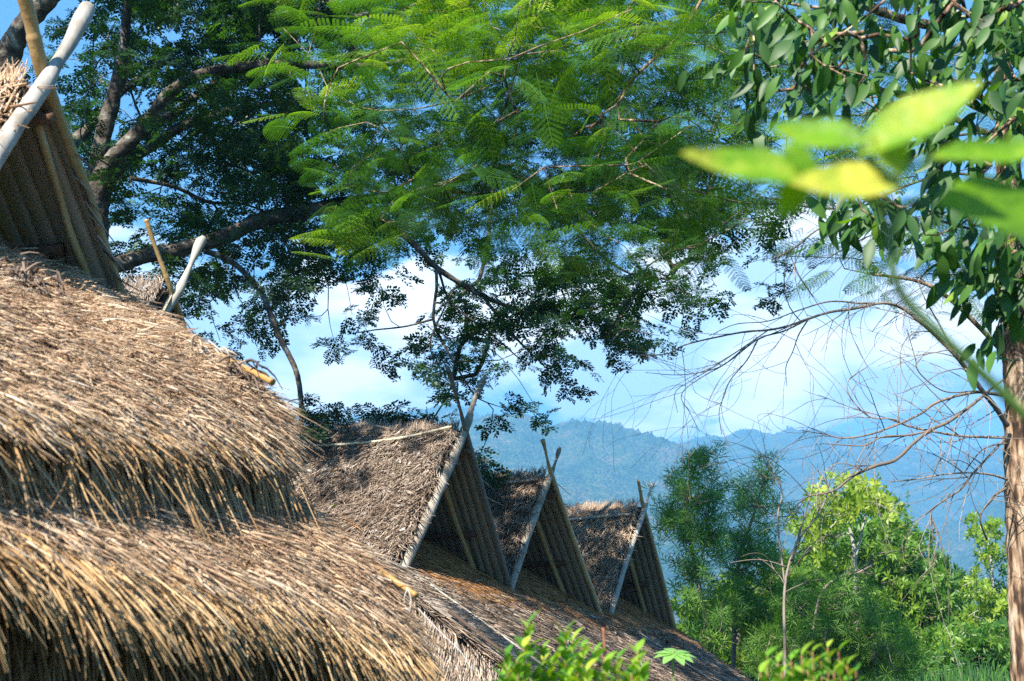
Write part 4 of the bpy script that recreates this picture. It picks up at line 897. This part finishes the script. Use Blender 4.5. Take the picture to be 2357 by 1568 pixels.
# ================================================================== MIDDLE DISTANCE TREES
def small_tree(name, label, stems, targets, temps, mat, bark, per, spread, scale, base, tint, droop=.2, upmix=.6, group=None, r0=.0035, upv=None, cat='tree', tvar=.18):
    t = thing(name, base, label, cat, group); a = Acc(); nn = []
    for s in stems: limb(a, s, nn, 8, .04)
    grow(a, nn, targets, r0, .38, 5, maxr=.05, sag=-.05); a.build('trunk', bark, t, True)
    f = lambda p: np.clip(tint + tvar*snoise(p, .9, 30) + .12*rng.normal(size=len(p)), 0, 1)
    V, F, T = leafset(targets, per, temps, spread, scale, f, upmix, droop, outv=upv); mk('crown', V, F, mat, t, T)
    return t
def poly_targets(blobs, n, Yc, dY):
    """blobs: (px, py, rx, ry, weight)"""
    w = np.array([b[4]*b[2]*b[3] for b in blobs], float); w /= w.sum(); o = []
    for k in rng.choice(len(blobs), n, p=w):
        x, y, rx, ry, _ = blobs[k]; d = unit(rng.normal(size=3)); r = rng.random()**.42
        o.append(P(x + rx*d[0]*r, y + ry*d[2]*r, Yc + dY*d[1]*r))
    return np.array(o)
up = np.array([0, 0, .9])
G1 = 'narrow-leaved saplings beyond the longhouse'
small_tree('oleander_tree', 'narrow-leaved sapling with the tallest pointed top, right beside the farthest gable', [[(1660, 1700, 20, 14), (1641, 1510, 20, 12), (1605, 1330, 20, 10), (1580, 1180, 20, 8), (1592, 1100, 20, 5), (1612, 1050, 20, 3)]],
    poly_targets([(1615, 1075, 22, 38, 1.5), (1570, 1130, 45, 40, 1), (1640, 1150, 50, 45, 1), (1560, 1210, 55, 60, 1.1), (1620, 1250, 60, 60, .8), (1590, 1340, 60, 70, .9), (1640, 1440, 60, 80, .9)], 230, 20, .9), T_WIL, M['willow'], M['twig'], 2, .25, (.8, 1.15), P(1660, 1800, 20)*[1, 1, 0], .58, upv=up, group=G1)
small_tree('oleander_tree', 'narrow-leaved sapling between the tallest pointed one and the leafless shrub', [[(1690, 1700, 21, 14), (1688, 1540, 21, 12), (1700, 1300, 21, 9), (1730, 1200, 21, 7), (1764, 1086, 21, 3)]],
    poly_targets([(1762, 1100, 20, 30, 1.5), (1740, 1150, 35, 40, 1), (1700, 1180, 45, 60, 1), (1780, 1190, 45, 50, .8), (1700, 1280, 55, 60, 1), (1760, 1310, 60, 60, 1), (1700, 1400, 70, 80, 1), (1780, 1440, 60, 90, 1)], 270, 21, 1.0), T_WIL, M['willow'], M['twig'], 2, .25, (.8, 1.15), P(1690, 1800, 21)*[1, 1, 0], .64, upv=up, group=G1)
small_tree('oleander_tree', 'low dark narrow-leaved bush below the leafless shrub', [[(1850, 1720, 19, 12), (1840, 1540, 19, 10), (1860, 1420, 19, 6)]],
    poly_targets([(1850, 1400, 60, 60, 1), (1910, 1460, 70, 60, 1), (1800, 1510, 80, 60, 1), (1960, 1530, 70, 45, 1), (1880, 1540, 70, 45, 1.2)], 260, 19, .9), T_WIL, M['willow'], M['twig'], 2, .25, (.75, 1.05), P(1850, 1800, 19)*[1, 1, 0], .5, upv=up*.6, group=G1)
# leafless sapling
bs = thing('bare_sapling', P(1807, 1700, 18)*[1, 1, 0], 'leafless sapling with fine forking twigs in front of the yellow-green tree', 'tree')
a = Acc(); 
for b_ in ([(1812, 1800, 18, 12), (1807, 1514, 18, 8), (1807, 1349, 18, 6.5), (1835, 1250, 18, 5), (1887, 1179, 18, 4), (1905, 1120, 18, 3), (1880, 1080, 18, 2)], [(1807, 1349, 18, 5), (1790, 1200, 18, 4), (1800, 1130, 18, 3), (1770, 1080, 18, 2.5), (1755, 1050, 18, 2)],
           [(1820, 1300, 18, 4), (1870, 1120, 18, 3), (1868, 1080, 18, 2)], [(1860, 1550, 18, 7), (1885, 1380, 18, 6), (1930, 1330, 18, 6), (1975, 1318, 18, 5), (2010, 1300, 18, 3)], [(1975, 1568, 18, 5), (1960, 1420, 18, 4), (1900, 1400, 18, 3)]):
    q = smoothline([(*P(x, y, Yd), w*.5/FP*Yd) for x, y, Yd, w in b_], 8); pts, rad = q[:, :3], q[:, 3]; tube(a, pts, rad, 6, .7)
    for k in range(14, len(pts)-1):
        if rng.random() < .42: curl(a, pts[k], unit(pts[k+1]-pts[k]) + rng.normal(size=3)*.7 + [0, 0, .3], min(.009, rad[k]*.6), rng.uniform(.3, .9), 1)
a.build('trunk', M['twig'], bs, True)
small_tree('pale_stem_tree', 'slender white-stemmed tree with loose yellow-green leaves above the dense round tree', [[(1972, 1700, 27, 11), (1968, 1400, 27, 10), (1967, 1280, 27, 9), (1955, 1215, 27, 7), (1925, 1150, 27, 5), (1900, 1110, 27, 3)], [(1967, 1290, 27, 8), (1985, 1220, 27, 6), (2000, 1150, 27, 4)]],
    poly_targets([(1920, 1160, 60, 40, 1), (2000, 1150, 60, 35, 1), (1960, 1110, 70, 20, .6), (1870, 1210, 50, 40, .8), (2040, 1170, 50, 30, .7), (1890, 1270, 60, 50, .8)], 130, 27, 1.3), T_LIM, M['lime'], M['palestem'], 3, .30, (.85, 1.2), P(1972, 1800, 27)*[1, 1, 0], .45, tvar=.25)
small_tree('mango_tree', 'dense round green tree with the widest crown, hills behind', [[(2030, 1750, 33, 30), (2030, 1500, 33, 25), (2020, 1400, 33, 15)]],
    poly_targets([(1960, 1270, 80, 60, 1), (2050, 1260, 90, 60, 1), (2120, 1320, 80, 60, 1), (1920, 1350, 90, 70, 1), (2030, 1370, 100, 80, 1), (2160, 1380, 75, 65, 1), (2185, 1450, 80, 60, 1), (1880, 1300, 60, 60, 1), (1990, 1225, 60, 35, 1), (2070, 1460, 90, 60, 1), (1940, 1450, 80, 60, 1)], 1500, 33, 1.8), T_MAN, M['mango'], M['twig'], 3, .34, (.95, 1.35), P(2030, 1800, 33)*[1, 1, 0], .60, tvar=.28)
small_tree('loose_tree', 'loose yellow-green tree between the dense round tree and the brown trunk', [[(2290, 1750, 30, 16), (2290, 1500, 30, 12), (2285, 1350, 30, 9), (2275, 1230, 30, 4)], [(2250, 1700, 30, 10), (2255, 1450, 30, 7), (2270, 1330, 30, 4)]],
    poly_targets([(2270, 1220, 45, 30, .8), (2290, 1280, 50, 40, .8), (2250, 1350, 45, 40, .8), (2300, 1390, 50, 60, 1), (2260, 1450, 50, 50, 1), (2320, 1480, 50, 60, .8)], 190, 30, 1.4), T_LIM, M['lime'], M['palestem'], 3, .30, (.8, 1.15), P(2290, 1800, 30)*[1, 1, 0], .35, tvar=.25)
small_tree('mango_tree', 'dark green tree behind the narrow-leaved saplings, its top barely showing', [[(1740, 1750, 38, 22), (1740, 1480, 38, 16)]],
    poly_targets([(1640, 1460, 90, 60, 1), (1760, 1450, 90, 70, 1), (1860, 1420, 70, 80, 1), (1680, 1540, 110, 50, 1), (1800, 1540, 110, 50, 1)], 420, 38, 2.0), T_MAN, M['mango'], M['twig'], 3, .36, (1, 1.4), P(1740, 1800, 38)*[1, 1, 0], .38)

small_tree('leafy_tree', 'bright yellow-green bushy tree just behind the narrow-leaved saplings', [[(1700, 1750, 26, 18), (1700, 1450, 26, 10)]],
    poly_targets([(1600, 1420, 60, 60, 1), (1700, 1390, 70, 60, 1), (1800, 1360, 60, 60, 1), (1860, 1450, 70, 60, 1), (1740, 1480, 80, 60, 1), (1630, 1520, 70, 50, 1), (1850, 1540, 80, 40, 1)], 330, 26, 1.5), T_LIM, M['lime'], M['twig'], 3, .32, (.9, 1.3), P(1700, 1800, 26)*[1, 1, 0], .22, tvar=.3)
small_tree('bush', 'low dark bush under the round tree, beside the tall grass', [[(1990, 1750, 24, 18), (1990, 1560, 24, 10)]],
    poly_targets([(1960, 1520, 80, 45, 1), (2060, 1530, 80, 40, 1), (2160, 1535, 60, 30, .8)], 200, 24, 1.3), T_MAN, M['mango'], M['twig'], 3, .28, (.7, 1.0), P(1990, 1800, 24)*[1, 1, 0], .35, tvar=.3)
small_tree('bush', 'rounded sunlit bush at the foot of the loose tree, next to the brown trunk', [[(2240, 1750, 25, 14), (2240, 1560, 25, 8)]],
    poly_targets([(2210, 1490, 70, 40, 1), (2290, 1480, 60, 45, 1), (2330, 1520, 50, 40, .8)], 200, 25, 1.2), T_MAN, M['mango'], M['twig'], 3, .28, (.75, 1.05), P(2240, 1800, 25)*[1, 1, 0], .62, tvar=.3)
small_tree('oleander_tree', 'narrow-leaved bush straight below the white-stemmed tree', [[(1930, 1720, 18, 10), (1930, 1500, 18, 7), (1950, 1400, 18, 4)]],
    poly_targets([(1950, 1380, 50, 50, 1), (1990, 1440, 70, 60, 1), (1900, 1480, 60, 60, 1), (2060, 1510, 70, 50, 1)], 200, 18, .9), T_WIL, M['willow'], M['twig'], 2, .25, (.75, 1.05), P(1930, 1800, 18)*[1, 1, 0], .55, upv=up*.7, group=G1)
# tall grass
a = Acc(); n = 5200; x = rng.uniform(1900, 2480, n); Yd = rng.uniform(20, 27, n)
rt_ = np.array([[*(P(xx, 1568, yy)[:2]), 0.] for xx, yy in zip(x, Yd)]); tip_y = 1508 + 18*snoise(x[:, None], .02, 9) - 22*np.clip((x-1950)/300, -1, 1) + rng.normal(size=n)*10
ht = np.array([P(xx, ty, yy)[2] for xx, ty, yy in zip(x, tip_y, Yd)]); root = rt_ + np.stack([0*x, 0*x, np.maximum(ht-1.1, .1)], -1)
straws(a, root, np.array([[0, 0, 1.]]) + rng.normal(size=(n, 3))*[.5, .5, .1], unit(rng.normal(size=(n, 3))*[1, 1, .1]), rng.uniform(.7, 1.35, n), rng.uniform(.018, .035, n), .38, np.clip(rng.normal(.55, .25, n), 0, 1), 4, 0, .3)
root = rt_[::2]; m = len(root)
straws(a, root, np.array([[0, 0, 1.]]) + rng.normal(size=(m, 3))*[.12, .12, .1], unit(rng.normal(size=(m, 3))*[1, 1, .1]), np.maximum(ht[::2]-.4, .5), .03, .0, np.clip(rng.normal(.35, .2, m), 0, 1), 4, 0, .05)
o = a.build('tall_grass', M['grass']); tagit(o, 'tall arching green grass growing below the round tree', 'grass', None, 'stuff')
# woodland far off, seen between the trees
a = Acc(); tg_ = []
for k in range(2200):
    x = rng.uniform(1350, 2600); Yd = rng.uniform(70, 110); top = 1462 + 12*math.sin(x*.013) + 8*math.sin(x*.041); tg_.append(P(x, top + rng.random()**1.2*100, Yd))
V, F, T = leafset(np.array(tg_), 3, T_MAN, 1.6, (3.5, 5.5), lambda p: np.clip(.35+.2*snoise(p, .15, 8)+.1*rng.normal(size=len(p)), 0, 1), .8, .1)
o = mk('far_woodland', V, F, M['mango'], None, T); tagit(o, 'far-off belt of green trees at the foot of the hills', 'woodland', None, 'stuff')

# pink house glimpsed through the saplings
hs = thing('house', P(1740, 1568, 48)*[1, 1, 0], 'pinkish house with red roof glimpsed through the narrow-leaved saplings', 'house')
c = P(1745, 1568, 48); a = Acc(); x0, x1, y0, y1 = c[0]-1.6, c[0]+1.6, 48, 52; zt = P(1740, 1512, 48)[2]
Vw = [(x, y, z) for z in (0, zt) for x, y in ((x0, y0), (x1, y0), (x1, y1), (x0, y1))]; a.add(Vw, [[0, 1, 5, 4], [1, 2, 6, 5], [2, 3, 7, 6], [3, 0, 4, 7]], .5); a.build('wall', M['plaster'], hs)
a = Acc(); e = .35; Vr = [(x0-e, y0-e, zt), (x1+e, y0-e, zt), (x1+e, y1+e, zt), (x0-e, y1+e, zt), (x0-e, 50, zt+1), (x1+e, 50, zt+1)]; a.add(Vr, [[0, 1, 5, 4], [2, 3, 4, 5], [0, 3, 2, 1]], .5); a.F[3].append(np.array([[0, 4, 3], [1, 2, 5]])); a.build('roof', M['redroof'], hs)
a = Acc(); xm = c[0]; a.add([(xm-.4, y0-.01, zt-1.5), (xm+.4, y0-.01, zt-1.5), (xm+.4, y0-.01, zt-.6), (xm-.4, y0-.01, zt-.6), (xm-.4, y0-.05, zt-1.5), (xm+.4, y0-.05, zt-1.5), (xm+.4, y0-.05, zt-.6), (xm-.4, y0-.05, zt-.6)], [[4, 5, 6, 7], [0, 1, 5, 4], [3, 2, 6, 7], [0, 3, 7, 4], [1, 2, 6, 5]], .1); a.build('window', M['wood'], hs)

# ================================================================== FOREGROUND SHRUBS
M['shrubleaf'] = tintmat('fresh_leaf', [(0, (.05, .16, .015)), (.5, (.14, .32, .02)), (1, (.42, .52, .05))], .22, .35, (1.5, 1.5, .4), spec=.6)
M['redstem'] = tintmat('red_stem', [(0, (.20, .06, .035)), (1, (.38, .16, .09))], .5)
def shrub(name, label, tips, Yd, leaf, seed, base, stem=.0019, nleaf=14, span=.26, cat='shrub', wide=.42):
    t = thing(name, base, label, cat); a = Acc(); pos, ax, nr = [], [], []
    b0 = np.array(base, float)
    for (x, y) in tips:
        tip = P(x, y, Yd + rng.normal()*.07); foot = b0 + np.append(rng.normal(size=2)*.05, 0); mid = np.array([tip[0]*.75+foot[0]*.25, tip[1]*.75+foot[1]*.25, tip[2]*.6])
        pts = smoothline([foot, mid, tip], 14); tube(a, pts, np.linspace(stem*1.5, stem*.5, len(pts)), 6, float(rng.uniform(.2, .8)))
        L = np.concatenate([[0], np.cumsum(np.linalg.norm(np.diff(pts[::-1], axis=0), axis=1))]); rev = pts[::-1]
        for k in range(nleaf):
            s = span*(k/nleaf)**1.0; p = np.array([np.interp(s, L, rev[:, i]) for i in range(3)]); az = k*2.4 + rng.random()
            pos.append(p); ax.append([math.cos(az), math.sin(az), 1.5 - .9*k/nleaf + rng.normal()*.25]); nr.append([-math.cos(az)*.6, -math.sin(az)*.6, 1])
    a.build('stem', M['redstem'], t, True); k = len(pos)
    V, F, T = stampall([bigleaf(1, wide, .3, .15, 5), bigleaf(1, wide*.85, .3, .3, 5)], np.array(pos), np.array(ax), np.array(nr), rng.uniform(.7, 1.15, k)*leaf, np.clip(rng.normal(.5, .25, k), 0, 1))
    mk('foliage', V, F, M['shrubleaf'], t, T, True)
shrub('garden_shrub', 'bright green shrub with reddish stems poking up in front of the longhouse roof', [(1215, 1440), (1300, 1455), (1318, 1475), (1340, 1490), (1165, 1510), (1190, 1520), (1250, 1495), (1275, 1510), (1370, 1500), (1395, 1530), (1420, 1520), (1468, 1500), (1230, 1550), (1440, 1560), (1205, 1490), (1290, 1530), (1330, 1520), (1190, 1535), (1260, 1545), (1310, 1555), (1385, 1560), (1480, 1545), (1455, 1530), (1350, 1545), (1160, 1555)], 3.0, .040, 1, P(1310, 2400, 3.0)*[1, 1, 0], span=.17, nleaf=20, wide=.5)
a = Acc(); tube(a, smoothline([P(1405, 1700, 3), P(1392, 1568, 3), P(1392, 1500, 3), P(1388, 1445, 3)], 6), np.linspace(.004, .0022, 19), 6, .6)
sh0 = [o for o in bpy.data.objects if o.name == 'garden_shrub'][0]; a.build('stem', M['redstem'], sh0, True)
shrub('garden_shrub', 'low yellow-green bush with rounded leaves in front of the narrow-leaved saplings', [(1765, 1512), (1790, 1525), (1820, 1520), (1845, 1510), (1870, 1500), (1905, 1490), (1930, 1500), (1950, 1530), (1970, 1545), (1890, 1520), (1860, 1540), (1800, 1548), (1920, 1545), (1750, 1550), (1835, 1550)], 2.6, .032, 2, P(1860, 2500, 2.6)*[1, 1, 0], span=.2, nleaf=18, wide=.55)
# seedling with a whorl of broad leaves
sd = thing('seedling', P(1553, 1900, 5.5)*[1, 1, 0], 'single-stemmed seedling with a whorl of broad pale green leaves in front of the thatch', 'plant')
a = Acc(); c = P(1553, 1503, 5.5); c2 = P(1550, 1560, 5.5); tube(a, smoothline([c*[1, 1, 0], [c[0], c[1], 1.0], c2, c], 8), np.linspace(.006, .003, 25), 6, .3); a.build('stem', tintmat('seedling_stem', G((.12, .2, .05), (.2, .3, .08)), .5), sd, True)
pos, ax, nr = [], [], []
for az, L, el in [(0, 1, -.1), (.7, .9, .15), (1.9, .8, .3), (2.7, 1, .1), (3.3, 1.05, -.1), (4.1, .9, -.35), (5.0, .95, -.4), (5.6, 1, -.3)]:
    pos.append(c); ax.append([math.cos(az), math.sin(az)*.8, el]); nr.append([0, -.35, 1])
pos.append(c2+[0, 0, -.03]); ax.append([-.9, 0, .2]); nr.append([0, -.4, 1]); pos.append(c2+[0, 0, -.03]); ax.append([.9, -.3, .2]); nr.append([0, -.4, 1])
V, F, T = stampall([bigleaf(1, .48, .15, .15, 6)], np.array(pos), np.array(ax, float), np.array(nr, float), np.full(len(pos), .085), rng.uniform(.1, .35, len(pos)))
mk('foliage', V, F, tintmat('pale_green_leaf', G((.20, .38, .10), (.30, .50, .14)), .4, .35), sd, T, True)
print('done')
